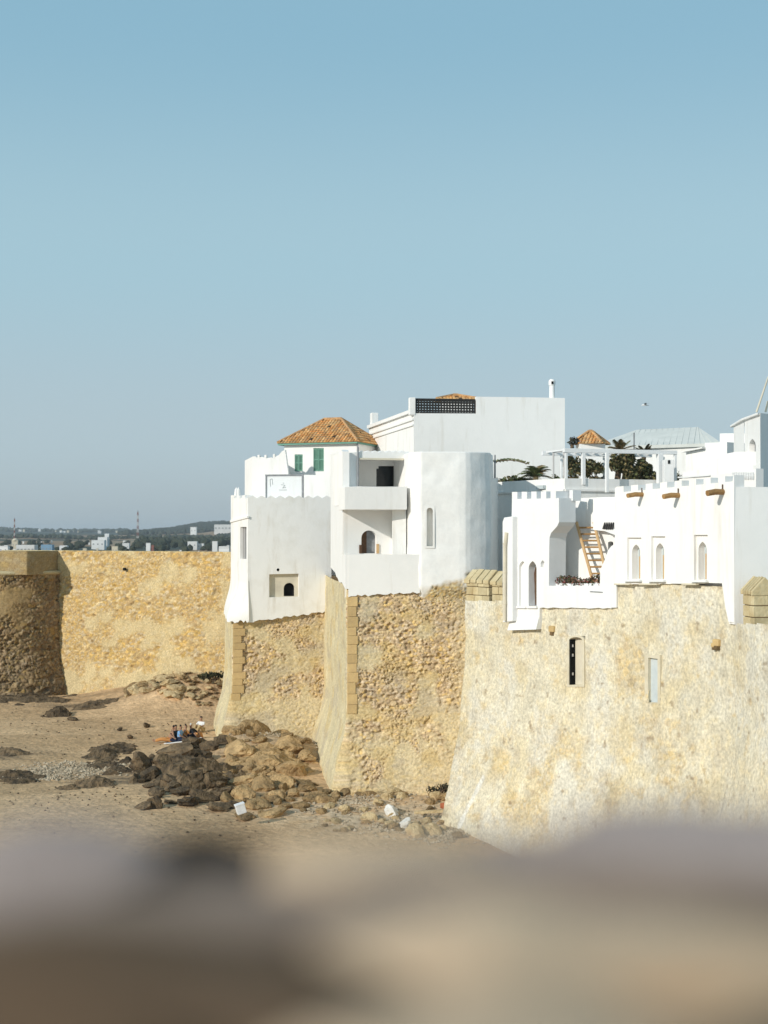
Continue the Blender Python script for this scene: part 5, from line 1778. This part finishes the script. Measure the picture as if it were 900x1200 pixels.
for k in range(95):
    px, py = rng.uniform(262, 372), rng.uniform(870, 955)
    rock('tan', px, py, rng.uniform(7, 22), *(GT if True else GD), hs=rng.uniform(.6, 1.2), dl=rng.uniform(.6, 1.2))
GP = ('pale limestone rubble block at the foot of the middle bastion', 'rubble blocks at the middle bastion')
for k in range(70):
    px = rng.uniform(375, 540)
    py = 938 + rng.random() ** 1.4 * 36 + max(0, (px - 480)) * 0.12
    rock(rng.choice(['tan', 'pale', 'pale', 'tan']), px, py, rng.uniform(7, 18), *GP, name='rubble_block', hs=rng.uniform(0.8, 1.2))
for (px, py, w_, lab) in ((459, 958, 22, 'white limestone boulder among the rubble at the middle bastion'), (474, 968, 20, 'squarish pale stone block beside the white boulder'),
                          (487, 978, 24, 'large pale stone nearest the sea wall foot'), (466, 935, 14, 'small white stone against the bastion foot'), (508, 975, 26, 'mottled grey stone by the sea wall foot')):
    rock('white' if 'white' in lab else 'pale', px, py, w_, lab, None, name='stone')
GF = ('golden fallen stone on the rubble slope under the rampart wall', 'fallen stones under the rampart wall')
for k in range(190):
    px = 148 + 117 * rng.random() ** 0.75
    D = 90.0 + 5.2 * rng.random() + max(0, 225 - px) * 0.035
    x, y = plan(px, D)
    z = sz1(x, y)
    o = rock('tan' if rng.random() < .45 else 'pale', px, 800, 6, *GF, name='fallen_stone')
    s = (0.15 + 0.28 * rng.random() ** 2) * (1.25 if px < 215 else 0.75)
    o.location = (x, y, z + s * .28)
    o.scale = (s * 1.5, s, s * 0.7)
def outcrop(label, px, py, wpx, dl, h, seed, mat='rock_dark', name='rock_ledge', extra=2.2):
    """a low shelf of bedded rock breaking through the sand"""
    p = on_sand(px, py)
    hw_ = wpx * p.y / F / 2
    hd_ = max(0.5, hw_ * dl * extra)
    n1, n2 = int(min(90, max(30, hw_ * 14))), int(min(70, max(24, hd_ * 12)))
    X, Y = np.meshgrid(np.linspace(-1.25, 1.25, n1), np.linspace(-1.25, 1.25, n2))
    wx, wy = p.x + X * hw_, p.y + Y * hd_
    env = 1 - np.sqrt(X ** 2 + Y ** 2)
    nz_ = fbm(wx * 0.9 + seed, wy * 1.5, seed, 5)
    rg = 1 - np.abs(2 * fbm(wx * 0.7, wy * 2.0 + seed, seed + 3, 4) - 1)
    v = env * 0.9 + (nz_ - 0.5) * 1.9 + (rg - 0.7) * 1.1
    st = np.clip(v, -0.4, 1.2)
    st = (np.floor(st * 5) + sstep(0.55, 0.95, st * 5 - np.floor(st * 5))) / 5
    z = sand_height(wx, wy) + h * st + (fbm(wx * 5, wy * 5, seed + 9, 3) - 0.5) * 0.10 - 0.03
    z = np.where((np.abs(X) > 1.2) | (np.abs(Y) > 1.2), sand_height(wx, wy) - 0.4, z)
    o = grid_mesh(name, wx, wy, z, np.zeros(X.shape + (3,)), M[mat], None, smooth=False)
    return tag(o, label, 'rock')


outcrop('dark bedrock under the boulder heap before the left bastion', 222, 912, 110, 0.75, 0.75, 5, extra=1.3, name='bedrock')
outcrop('tan bedrock rising between the two bastions', 318, 900, 100, 0.75, 0.5, 8, mat='rock_tan', extra=1.4, name='bedrock')
outcrop('golden bedrock apron under the rampart wall', 195, 808, 80, 0.5, 0.8, 11, mat='rock_tan', extra=1.6, name='bedrock')
# flat dark ledges on the sand
for (px, py, w_, dl, hs, lab) in (
        (30, 826, 90, 0.35, 0.9, 'broad dark weedy rock shelf below the round tower'), (66, 839, 30, 0.5, 2.6, 'blocky dark rock lying out from the round tower'), (104, 833, 56, 0.3, 0.9, 'thin dark rock ridge running across the sand'),
        (165, 818, 40, 0.35, 0.9, 'dark rock sliver below the fallen golden stones'), (128, 882, 50, 0.8, 1.6, 'rounded grey weedy outcrop alone on the sand'), (122, 897, 40, 0.6, 1.0, 'flat grey slab at the lower edge of the weedy outcrop'),
        (135, 905, 36, 0.4, 0.8, 'dark low slab between the shingle and the boulder heap'), (112, 920, 44, 0.5, 1.1, 'banded brown rock slab beside the dark heap'), (85, 924, 34, 0.4, 0.9, 'low brown slab at the edge of the wet sand'),
        (10, 885, 50, 0.5, 0.7, 'dark weedy shelf at the frame edge above the shingle'), (15, 912, 60, 0.4, 0.8, 'dark weedy shelf at the frame edge below the shingle'), (152, 867, 12, 0.7, 1.6, 'small dark stone alone on open sand'),
        (141, 857, 12, 0.6, 1.4, 'smaller dark stone uphill from its neighbour'), (172, 854, 14, 0.5, 1.4, 'flat dark stone near the seated people'), (86, 845, 14, 0.6, 1.2, 'small flat stone in front of the blocky dark rock'), (20, 820, 70, 0.3, 0.9, 'dark rock shelf hugging the round tower foot'),
        (150, 896, 20, 0.5, 0.9, 'little dark slab near the boulder heap')):
    if w_ < 16:
        rock('ledge', px, py, w_, lab, None, name='rock_ledge', hs=hs, dl=dl)
    else:
        outcrop(lab, px, py, w_, dl, 0.20 + 0.16 * hs, int(px * 7 + py))
# shingle and pebbles: nobody could count them
def pebbles(name, label, cat, spots, n, smin, smax, mat, seed):
    rnd = random.Random(seed)
    mb = MB()
    for k in range(n):
        px, py, sx, sy = rnd.choice(spots)
        q = on_sand(px, py)
        x, y = q.x + rnd.gauss(0, sx), q.y + rnd.gauss(0, sy)
        s = rnd.uniform(smin, smax)
        z = sz1(x, y)
        an = rnd.random() * 3
        ca, sa = math.cos(an), math.sin(an)
        vs = []
        for (a_, b_, c_) in ((1, 0, 0), (0, 1, 0), (-1, 0, 0), (0, -1, 0), (0.2, 0.1, 1), (0, 0, -0.6)):
            a_, b_, c_ = a_ * rnd.uniform(.7, 1.3), b_ * rnd.uniform(.6, 1.1), c_ * rnd.uniform(.5, .9)
            vs.append((x + (a_ * ca - b_ * sa) * s, y + (a_ * sa + b_ * ca) * s, z + c_ * s + 0.02))
        mb.add(vs, [(0, 1, 4), (1, 2, 4), (2, 3, 4), (3, 0, 4), (1, 0, 5), (2, 1, 5), (3, 2, 5), (0, 3, 5)])
    o = obj(name, mb, mat, None, kind='stuff')
    return tag(o, label, cat)


M['pebble'] = noise_mix('pebble', (0.50, 0.41, 0.29), (0.30, 0.23, 0.15), 1.3, 4, (0.4, 0.62))
pebbles('shingle', 'pale shingle bed lying on the open sand', 'shingle', [(70, 905, 1.6, 0.7), (95, 898, 1.3, 0.6), (45, 910, 1.2, 0.5)], 900, 0.05, 0.13, M['pebble'], 1)
pebbles('shingle', 'pale pebbles sloping up to the left bastion foot', 'shingle', [(235, 822, 1.9, 1.6), (255, 812, 1.2, 1.5), (195, 812, 2.0, 1.2)], 1800, 0.06, 0.16, M['pebble'], 2)
pebbles('shingle', 'shingle piled in the corner between the bastions', 'shingle', [(345, 878, 1.2, 1.2), (358, 868, 0.8, 1.4)], 800, 0.06, 0.15, M['pebble'], 3)
pebbles('shingle', 'small rubble scattered along the middle bastion foot', 'shingle', [(420, 950, 1.5, 0.8), (480, 965, 1.6, 0.9), (520, 975, 1.0, 0.9)], 900, 0.04, 0.12, M['pebble'], 4)
pebbles('shingle', 'loose dark pebbles strewn over the beach sand', 'shingle', [(120, 880, 7, 5), (60, 850, 8, 4), (250, 945, 4, 3), (150, 930, 5, 2)], 500, 0.03, 0.09, M['rock_dark'], 5)

# odd bits
wb = thing('white_box', 'small white foam box lying among the boulders', 'box', on_sand(282, 950, 0.55))
c = on_sand(282, 948, 0.75)
obj('body', MB().obox(c, (0.17, 0.05, 0.05), (-0.05, 0.15, 0.0), (-0.05, 0, 0.17)), M['cloth_white'], wb, bevel=0.02)
obj('lid', MB().obox(c + Vector((-0.055, 0, 0.19)), (0.18, 0.053, 0.053), (-0.053, 0.16, 0.0), (0, 0, 0.03)), M['cloth_white'], wb, bevel=0.01)
jr = thing('clay_jar', 'broken red clay jar lying at the sea wall foot', 'jar', on_sand(526, 950, 0.2))
c = on_sand(526, 946, 0.35)
obj('body', MB().tube([c + Vector((-.35, .1, .05)), c + Vector((-.1, .05, .05)), c + Vector((.12, 0, .03)), c + Vector((.24, 0, .0))], [0.10, 0.17, 0.21, 0.16], 12), M['terracotta'], jr, smooth=True)
obj('neck', MB().tube([c + Vector((.23, 0, .0)), c + Vector((.33, -.02, -.02))], [0.1, 0.13], 12), M['terracotta'], jr, smooth=True)
pk = thing('plank', 'pale timber plank lying against the rubble by the clay jar', 'plank', on_sand(505, 953, 0.2))
obj('board', MB().obox(on_sand(507, 951, 0.4), (0.75, -0.1, 0.06), (0.02, 0.12, 0), (0, 0, 0.05)), M['rock_pale'], pk, bevel=0.01)
ws = thing('plaster_streak', 'white painted stripe slanting down the sea wall foot', 'paint')
COL.objects.unlink(ws); bpy.data.objects.remove(ws)
bush('shore_shrub', 'dark green shrub tucked behind the left bastion on the rubble slope', Vector((*plan(252, 91), 2.2)), 1.25, 0.7, 0.35, 420, 0.13, 55, cols=[(0.05, 0.055, 0.02), (0.075, 0.07, 0.03), (0.035, 0.035, 0.018)])
bush('shore_shrub', 'low dark weed patch on the fallen golden stones', Vector((*plan(196, 93), 1.75)), 1.0, 0.5, 0.16, 260, 0.11, 56, cols=[(0.05, 0.045, 0.02), (0.07, 0.06, 0.03)])
bush('shore_shrub', 'dark scrub in the rubble beside the clay jar', Vector((*plan(515, 60.5), 0.5)), 0.7, 0.4, 0.25, 200, 0.09, 57, cols=[(0.04, 0.04, 0.02), (0.06, 0.05, 0.03)])


# ================================================================== PEOPLE
def skin(name, verts, edges, radii, mat, parent, sub=2):
    me = bpy.data.meshes.new(name)
    me.from_pydata([tuple(v) for v in verts], edges, [])
    o = bpy.data.objects.new(name, me)
    COL.objects.link(o)
    m = o.modifiers.new('s', 'SKIN')
    for i, r_ in enumerate(radii):
        me.skin_vertices[0].data[i].radius = (r_, r_)
        me.skin_vertices[0].data[i].use_root = (i == 0)
    o.modifiers.new('d', 'SUBSURF').levels = sub
    dg = bpy.context.evaluated_depsgraph_get()
    me2 = bpy.data.meshes.new_from_object(o.evaluated_get(dg))
    bpy.data.objects.remove(o)
    me2.name = name
    me2.materials.clear()
    me2.materials.append(mat)
    me2.polygons.foreach_set('use_smooth', [True] * len(me2.polygons))
    o = bpy.data.objects.new(name, me2)
    COL.objects.link(o)
    o.parent = parent
    return o


def seated(label, loc, face, shirt, legs_mat, pose='knees', hat=None, lean=0.0):
    t = thing('person', label, 'person', loc, 'people sitting on the beach')
    t.rotation_euler = (0, 0, face)
    t.scale = (1.08, 1.08, 1.08)
    V = Vector
    pel, sp1, ch_, nk, hd, hd2 = V((0, 0, .13)), V((0, -.02 - lean * .3, .34)), V((0, 0.0 - lean * .6, .52)), V((0, .02 - lean * .8, .63)), V((0, .04 - lean * .85, .74)), V((0, .05 - lean * .85, .83))
    if pose == 'knees':
        lg = lambda s: [V((s * .1, .02, .12)), V((s * .14, .36, .43)), V((s * .12, .56, .07)), V((s * .13, .74, .04))]
        ar = lambda s: [V((s * .19, 0 - lean * .6, .54)), V((s * .25, .16, .36)), V((s * .13, .37, .40)), V((s * .05, .44, .40))]
    elif pose == 'flat':
        lg = lambda s: [V((s * .1, .02, .11)), V((s * .13, .42, .17)), V((s * .12, .82, .07)), V((s * .13, .9, .17))]
        ar = lambda s: [V((s * .19, 0 - lean * .6, .54)), V((s * .27, -.22, .34)), V((s * .26, -.36, .08)), V((s * .27, -.30, .03))]
    else:
        lg = lambda s: [V((s * .1, .02, .11)), V((s * .38, .28, .16)), V((-s * .02, .42, .07)), V((-s * .14, .42, .05))]
        ar = lambda s: [V((s * .19, 0, .54)), V((s * .28, .1, .34)), V((s * .18, .3, .24)), V((s * .1, .38, .2))]
    vs = [pel, sp1, ch_, nk, hd, hd2]
    ed = [(0, 1), (1, 2), (2, 3), (3, 4), (4, 5)]
    rd = [.13, .12, .12, .05, .085, .08]
    for s in (-1, 1):
        b = len(vs)
        vs += lg(s); rd += [.085, .06, .045, .03]
        ed += [(0, b), (b, b + 1), (b + 1, b + 2), (b + 2, b + 3)]
        b = len(vs)
        vs += ar(s); rd += [.05, .04, .03, .028]
        ed += [(2, b), (b, b + 1), (b + 1, b + 2), (b + 2, b + 3)]
    skin('body', vs, ed, rd, M['skin'], t)
    vs = [pel, sp1, ch_, ch_.lerp(nk, .6)]
    ed = [(0, 1), (1, 2), (2, 3)]
    rd = [.15, .145, .145, .075]
    for s in (-1, 1):
        b = len(vs); a = ar(s)
        vs += [a[0], a[0].lerp(a[1], .8)]; rd += [.07, .06]
        ed += [(2, b), (b, b + 1)]
    skin('shirt', vs, ed, rd, shirt, t)
    vs = [pel + V((0, 0, -.005))]; ed = []; rd = [.15]
    for s in (-1, 1):
        b = len(vs); l = lg(s)
        vs += [l[0], l[1], l[1].lerp(l[2], .85)]; rd += [.105, .08, .062]
        ed += [(0, b), (b, b + 1), (b + 1, b + 2)]
    skin('trousers', vs, ed, rd, legs_mat, t)
    skin('hair', [hd + V((0, -.02, .0)), hd2 + V((0, -.02, .02)), hd2 + V((0, -.05, -.05))], [(0, 1), (1, 2)], [.09, .105, .09], hat or M['hair'], t, 2)
    return t


def beach_pt(px, py):
    p = on_sand(px, py, 0.1)
    return (p.x, p.y, sz1(p.x, p.y))


seated('person in black top with dark hair sitting at the blanket edge', beach_pt(205.5, 871), R(-150), M['black_cloth'], M['navy'], 'cross')
seated('person in light blue shirt with dark hair sitting on the blanket', beach_pt(211, 872), R(-100), M['blue'], M['navy'], 'cross')
seated('person in orange top sitting behind the light blue shirt', beach_pt(217, 869), R(-60), M['orange_cloth'], M['navy'], 'knees')
seated('person in dark clothes and white cap with knees drawn up', beach_pt(226, 868), R(80), M['black_cloth'], M['black_cloth'], 'flat', hat=M['cloth_white'], lean=-.1)
p = beach_pt(216, 873)
bk_ = thing('blanket', 'dark blue blanket with pale edge under the seated people', 'blanket', p)
gx, gy = np.meshgrid(np.linspace(-1.05, 1.05, 14), np.linspace(-.6, .7, 10))
m = MB()
for r__ in range(10):
    for c__ in range(14):
        x, y = p[0] + gx[r__, c__], p[1] + gy[r__, c__]
        m.v.append(Vector((x, y, sz1(x, y) + 0.035 + 0.012 * math.sin(x * 9) * math.cos(y * 7))))
for r__ in range(9):
    for c__ in range(13):
        i = r__ * 14 + c__
        m.f.append((i, i + 1, i + 15, i + 14))
obj('cloth', m, M['navy'], bk_, smooth=True)
e = MB()
for c__ in range(13):
    x, y = p[0] + gx[0, c__], p[1] - .6
    x2 = p[0] + gx[0, c__ + 1]
    e.tube([(x, y, sz1(x, y) + .05), (x2, y, sz1(x2, y) + .05)], 0.035, 6)
obj('border', e, M['cloth_white'], bk_)
seated('person in pale clothes with dark hair sitting apart by the bastion corner', beach_pt(236, 858), R(150), M['cloth_white'], M['rock_pale'], 'knees')
seated('bare-legged person in orange shorts lying back left of the blanket', beach_pt(199, 871), R(95), M['skin'], M['orange_cloth'], 'flat', lean=.25)
bg = thing('bag', 'orange beach bag beside the seated people', 'bag', beach_pt(233, 866))
c = Vector(beach_pt(233, 866))
obj('sack', MB().tube([c + Vector((0, 0, 0)), c + Vector((0, 0, .12)), c + Vector((0.02, 0, .3)), c + Vector((0.02, 0, .36))], [0.2, 0.26, 0.2, 0.12], 10), M['orange_cloth'], bg, smooth=True)
obj('handle', MB().tube([c + Vector((-.1, 0, .34)), c + Vector((-.05, 0, .46)), c + Vector((.08, 0, .46)), c + Vector((.13, 0, .34))], 0.02, 6), M['brown'], bg)

# gull
gl = thing('gull', 'small gull gliding above the pergola', 'bird', W(756, 475, 75))
c = W(756, 475, 75)
bd = MB().tube([c + Vector((-.2, 0, 0)), c + Vector((-.1, 0, .02)), c + Vector((.08, 0, .02)), c + Vector((.22, 0, 0))], [0.015, 0.055, 0.05, 0.01], 8)
obj('body', bd, M['cloth_white'], gl, smooth=True)
for s in (-1, 1):
    vs = [c + Vector((-.06, 0, .03)), c + Vector((.07, 0, .03)), c + Vector((.03, s * .28, .11)), c + Vector((.12, s * .55, .06)), c + Vector((-.08, s * .26, .11)),
          c + Vector((-.06, 0, .015)), c + Vector((.07, 0, .015)), c + Vector((.03, s * .28, .095)), c + Vector((-.08, s * .26, .095))]
    obj('wing', MB().add(vs, [(0, 1, 2, 4), (4, 2, 3), (5, 8, 7, 6), (8, 3, 7), (0, 4, 8, 5), (1, 6, 7, 2)]), M['greytrim'], gl)

# ================================================================== FAR TOWN
def land_z(px, D):
    return float(land_height(np.array([float(px)]), np.array([float(D)]))[0])


M['farwhite'] = noise_mix('far_white_wall', (0.74, 0.74, 0.73), (0.6, 0.6, 0.59), 0.1, objrand=0.12)
M['farcream'] = noise_mix('far_cream_wall', (0.62, 0.55, 0.42), (0.5, 0.45, 0.35), 0.1)
M['farblue'] = noise_mix('far_blue_shed', (0.20, 0.33, 0.45), (0.16, 0.27, 0.38), 0.1)
M['farwindow'] = noise_mix('far_window', (0.22, 0.23, 0.24), (0.3, 0.31, 0.32), 0.1)
M['fargreen'] = noise_mix('far_tree', (0.035, 0.045, 0.028), (0.065, 0.07, 0.042), 0.05, objrand=0.2)


def far_house(label, px, wpx, ytop, ybot, D, mat, group=None, name='far_house', storeys=1, extra=None):
    x = (px - CX) / F * D
    wd = wpx * D / F
    z0 = min(ZY(ybot, D), land_z(px, D)) - 0.5
    z1 = ZY(ytop, D)
    t = thing(name, label, 'house', (x, D, z0), group)
    dp = wd * 0.8
    m = MB().box((x - wd / 2, D - dp / 2, z0), (x + wd / 2, D + dp / 2, z1))
    obj('wall', m, mat, t)
    pw = 0.35
    m = MB()
    for (a, b) in (((x - wd / 2, D - dp / 2), (x + wd / 2, D - dp / 2 + pw)), ((x - wd / 2, D + dp / 2 - pw), (x + wd / 2, D + dp / 2)), ((x - wd / 2, D - dp / 2 + pw), (x - wd / 2 + pw, D + dp / 2 - pw)), ((x + wd / 2 - pw, D - dp / 2 + pw), (x + wd / 2, D + dp / 2 - pw))):
        m.box((a[0], a[1], z1 + 0.002), (b[0], b[1], z1 + 0.6))
    obj('parapet', m, mat, t)
    if wpx >= 7:
        nwin = max(2, int(wpx / 4))
        for k in range(nwin):
            xx = x - wd / 2 + wd * (k + .5) / nwin
            zz = z0 + (z1 - z0) * 0.6
            obj('window', MB().box((xx - wd * .06, D - dp / 2 - 0.05, zz), (xx + wd * .05, D - dp / 2 + 0.1, zz + (z1 - z0) * .13)), M['farwindow'], t)
    return t


far_house('white compound with stepped blocks standing clear of the trees', 116, 15, 634, 643, 900, M['farwhite'])
far_house('upper white block of the stepped compound', 121, 11, 630.5, 640, 912, M['farwhite'])
far_house('narrow white tower block of the stepped compound', 125.5, 5, 626.5, 640, 918, M['farwhite'])
far_house('cream domed house beside the left mast', 18, 7, 634, 645, 820, M['farcream'])
dm = MB()
c = Vector(((18 - CX) / F * 820, 820, ZY(634, 820)))
for k in range(7):
    pass
prof = [(1.9 * math.cos(a), 1.7 * math.sin(a)) for a in np.linspace(0, math.pi / 2, 6)]
dm.tube([c + Vector((0, 0, z)) for (r_, z) in prof], [max(r_, .05) for (r_, z) in prof], 12)
dmt = thing('dome', 'small cream dome on the house beside the left mast', 'dome', c)
obj('shell', dm, M['farcream'], dmt, smooth=True)
far_house('long low white building just above the rampart near the cap block', 32, 21, 640, 647, 700, M['farwhite'])
far_house('low white building at the frame edge', 5, 11, 641, 647, 690, M['farwhite'])
far_house('blue shed roofed building above the round tower', 56, 13, 639.5, 646, 730, M['farblue'])
far_house('small white house between the blue shed and the compound', 75, 9, 640.5, 646, 740, M['farwhite'])
far_house('white house right of the right mast', 148, 8, 637.5, 645, 800, M['farwhite'])
far_house('tiny white house with red roof line near the wall top', 135, 7, 641.5, 646, 700, M['farcream'])
far_house('white house pair front block above the wall', 174, 5, 637.5, 645, 780, M['farwhite'])
far_house('small red-walled house beside the white pair', 179, 3, 640, 645, 760, M['redpaint'])
far_house('long white farmhouse among dark trees', 226, 11, 635.5, 642, 900, M['farwhite'])
far_house('low wing of the long white farmhouse', 235, 8, 638, 642, 902, M['farwhite'])
far_house('white house next to the bastion wall', 252, 6, 636.5, 647, 420, M['farwhite'])
far_house('low white terrace house against the left bastion', 263, 12, 643, 649, 330, M['farwhite'])
far_house('white hillside house below the ridge', 227, 7, 618, 621, 2300, M['farwhite'])
far_house('long white ridge building at the hilltop', 262, 20, 615.2, 617.6, 2350, M['farwhite'])
rnd = random.Random(77)
for k in range(80):
    px = rnd.uniform(-20, 268)
    D = rnd.choice([rnd.uniform(520, 900), rnd.uniform(900, 1500), rnd.uniform(3600, 4300)])
    if D > 3000:
        px = rnd.uniform(20, 140)
    z = land_z(px, D)
    yb = 625 + (CAMZ - z) * F / D
    wd = rnd.uniform(1.4, 4.5)
    far_house('small pale flat-roofed house scattered in the far town', px, wd, yb - rnd.uniform(1.3, 2.8), yb, D, M['farwhite'] if rnd.random() < .8 else M['farcream'], 'scattered far houses')


def tree_clumps(name, label, n, pick, smin, smax, seed):
    rnd = random.Random(seed)
    bm = bmesh.new()
    bmesh.ops.create_icosphere(bm, subdivisions=1, radius=1.0)
    base = [v.co.copy() for v in bm.verts]
    fcs = [tuple(v.index for v in f.verts) for f in bm.faces]
    bm.free()
    mb = MB()
    for k in range(n):
        px, D = pick(rnd)
        s = rnd.uniform(smin, smax)
        x = (px - CX) / F * D
        z = land_z(px, D)
        vs = []
        for v in base:
            j = rnd.uniform(.7, 1.25)
            vs.append((x + v.x * s * j, D + v.y * s * j, z + s * .6 + v.z * s * .85 * j))
        mb.add(vs, fcs)
    o = obj(name, mb, M['fargreen'], None, kind='stuff')
    return tag(o, label, 'trees')


tree_clumps('far_wood', 'dark far wood covering the long ridge', 3400, lambda r: (140 + 190 * r.random() ** .8, r.uniform(2750, 3800)), 4, 7, 1)
tree_clumps('far_wood', 'dark belt of trees across the far plain', 520, lambda r: (r.choice([-20, 30, 75, 120, 170, 215, 250, 280]) + r.gauss(0, 11), r.gauss(2050, 50)), 2.6, 5, 2)
tree_clumps('far_wood', 'scattered trees among the far town houses', 130, lambda r: (r.uniform(-40, 275), r.uniform(700, 1500)), 1.6, 3.4, 3)
tree_clumps('far_wood', 'thin tree line on the far left horizon', 420, lambda r: (r.uniform(-60, 160), r.gauss(4200, 150)), 4, 8, 4)
tree_clumps('far_wood', 'trees on the slope right of the mast', 200, lambda r: (r.gauss(225, 28), r.gauss(1200, 80)), 3, 5.5, 5)


def mast(label, px, ytop, ybot, D, wpx, banded):
    x = (px - CX) / F * D
    z0, z1 = ZY(ybot, D) - 2, ZY(ytop, D)
    t = thing('radio_mast', label, 'mast', (x, D, z0))
    n = 9
    for k in range(n):
        a, b = z0 + (z1 - z0) * k / n, z0 + (z1 - z0) * (k + 1) / n
        m = MB()
        ha_, hb_ = wpx * D / F / 2 * (1.15 - .5 * k / n), wpx * D / F / 2 * (1.15 - .5 * (k + 1) / n)
        for sx in (-1, 1):
            for sy in (-1, 1):
                m.tube([(x + sx * ha_, D + sy * ha_, a), (x + sx * hb_, D + sy * hb_, b)], 0.13 * D / 900, 5)
            m.tube([(x + sx * ha_, D - ha_, a), (x - sx * hb_, D - hb_, b)], 0.08 * D / 900, 5)
        m.tube([(x - hb_, D - hb_, b), (x + hb_, D - hb_, b)], 0.08 * D / 900, 5)
        obj('section', m, (M['redpaint'] if k % 2 == 0 else M['whitepaint']) if banded else M['mast'], t)
    obj('tip', MB().tube([(x, D, z1 - .2), (x, D, z1 + (z1 - z0) * .05)], 0.12 * D / 900, 5), M['mast'], t)
    return t


mast('red and white banded lattice mast rising above the far trees', 161.5, 600, 634, 1500, 1.7, True)
mast('dull reddish lattice mast beside the cream domed house', 17, 608, 636, 1400, 1.1, True)

# ================================================================== NEAR PARAPET (out of focus)
fp = thing('stone_parapet', 'rough stone parapet top of grey, beige and brown stones close up and out of focus', 'parapet', (0, 0.6, 0))
gx = np.linspace(-2.9, 2.9, 400)
gy = np.linspace(0.16, 0.80, 60)
GX, GY = np.meshgrid(gx, gy)
GZ = 11.808 + (fbm(GX * 5 + 3, GY * 5, 501, 4) - 0.5) * 0.035 - 0.25 * sstep(0.70, 0.82, GY + 0.03 * np.sin(GX * 9)) - 0.03 * np.exp(-((GX - 0.0) / 0.12) ** 2)
mort = np.zeros(GX.shape + (3,)) + np.array((0.42, 0.305, 0.195))
mort = mort * (0.8 + 0.4 * fbm(GX * 14, GY * 14, 505, 4))[..., None]
bd_ = grid_mesh('bedding', GX, GY, GZ, mort, attr_mat('parapet_bedding', nscale=30, amt=0.25, bump=0.5, bscale=60, bdist=0.01), fp)
mb = MB().prism([(-3, 0.12), (3, 0.12), (3, 0.78), (-3, 0.78)], -0.5, 11.58)
obj('rampart_body', mb, M['fore_mortar'], fp)


def fore_stone(px, py, D, wx, wy, h, mat, seed, rz=0.0):
    c = W(px, py, D)
    me = rock_mesh('stone', seed, 3, 0.35, 1.0, False, M[mat])
    me.polygons.foreach_set('use_smooth', [True] * len(me.polygons))
    o = bpy.data.objects.new('stone', me)
    COL.objects.link(o)
    o.parent = fp
    o.location = Vector((c.x, c.y, c.z)) - Vector((0, 0.6, 0)) - Vector((0, 0, h * 0.9))
    o.scale = (wx, wy, h)
    o.rotation_euler = (0, 0, rz)
    ORG[o.name] = Vector((0, 0, 0))


for a in ((55, 968, 0.75, 0.075, 0.05, 0.04, 'fore_grey', 2, .1), (240, 978, 0.76, 0.085, 0.028, 0.034, 'fore_dark', 3, 0), (455, 966, 0.75, 0.075, 0.05, 0.035, 'fore_beige', 4, 0),
          (815, 935, 0.76, 0.13, 0.04, 0.06, 'fore_grey', 5, -.1), (625, 972, 0.75, 0.075, 0.035, 0.035, 'fore_grey', 6, 0), (130, 1105, 0.57, 0.15, 0.05, 0.03, 'fore_brown', 7, -.18),
          (350, 1165, 0.505, 0.06, 0.035, 0.03, 'fore_brown', 8, -.45), (560, 1060, 0.62, 0.10, 0.05, 0.03, 'fore_beige', 9, .1), (770, 1060, 0.62, 0.10, 0.05, 0.03, 'fore_beige', 10, 0),
          (60, 1190, 0.48, 0.08, 0.03, 0.02, 'fore_brown', 11, 0), (600, 1180, 0.48, 0.08, 0.05, 0.025, 'fore_beige', 12, 0), (870, 1185, 0.48, 0.05, 0.035, 0.025, 'fore_brown', 13, 0), (250, 1035, 0.66, 0.16, 0.04, 0.025, 'fore_taupe', 14, .05), (700, 1015, 0.68, 0.14, 0.03, 0.025, 'fore_taupe', 15, 0)):
    fore_stone(*a)

# ================================================================== AIR
hz = MB().box((-7000, -25, -3.0), (7000, 9200, 62.0))
hm = bpy.data.materials.new('hazy_air')
hm.use_nodes = True
hm.node_tree.nodes.remove(hm.node_tree.nodes['Principled BSDF'])
pv = hm.node_tree.nodes.new('ShaderNodeVolumePrincipled')
pv.inputs['Color'].default_value = (0.80, 0.88, 0.95, 1)
pv.inputs['Density'].default_value = 0.00011
hm.node_tree.links.new(pv.outputs[0], hm.node_tree.nodes['Material Output'].inputs['Volume'])
hzo = obj('haze', hz, hm)
hzo['kind'] = 'stuff'
hzo['label'] = 'thin bluish sea haze over the far land'
hzo['category'] = 'haze'
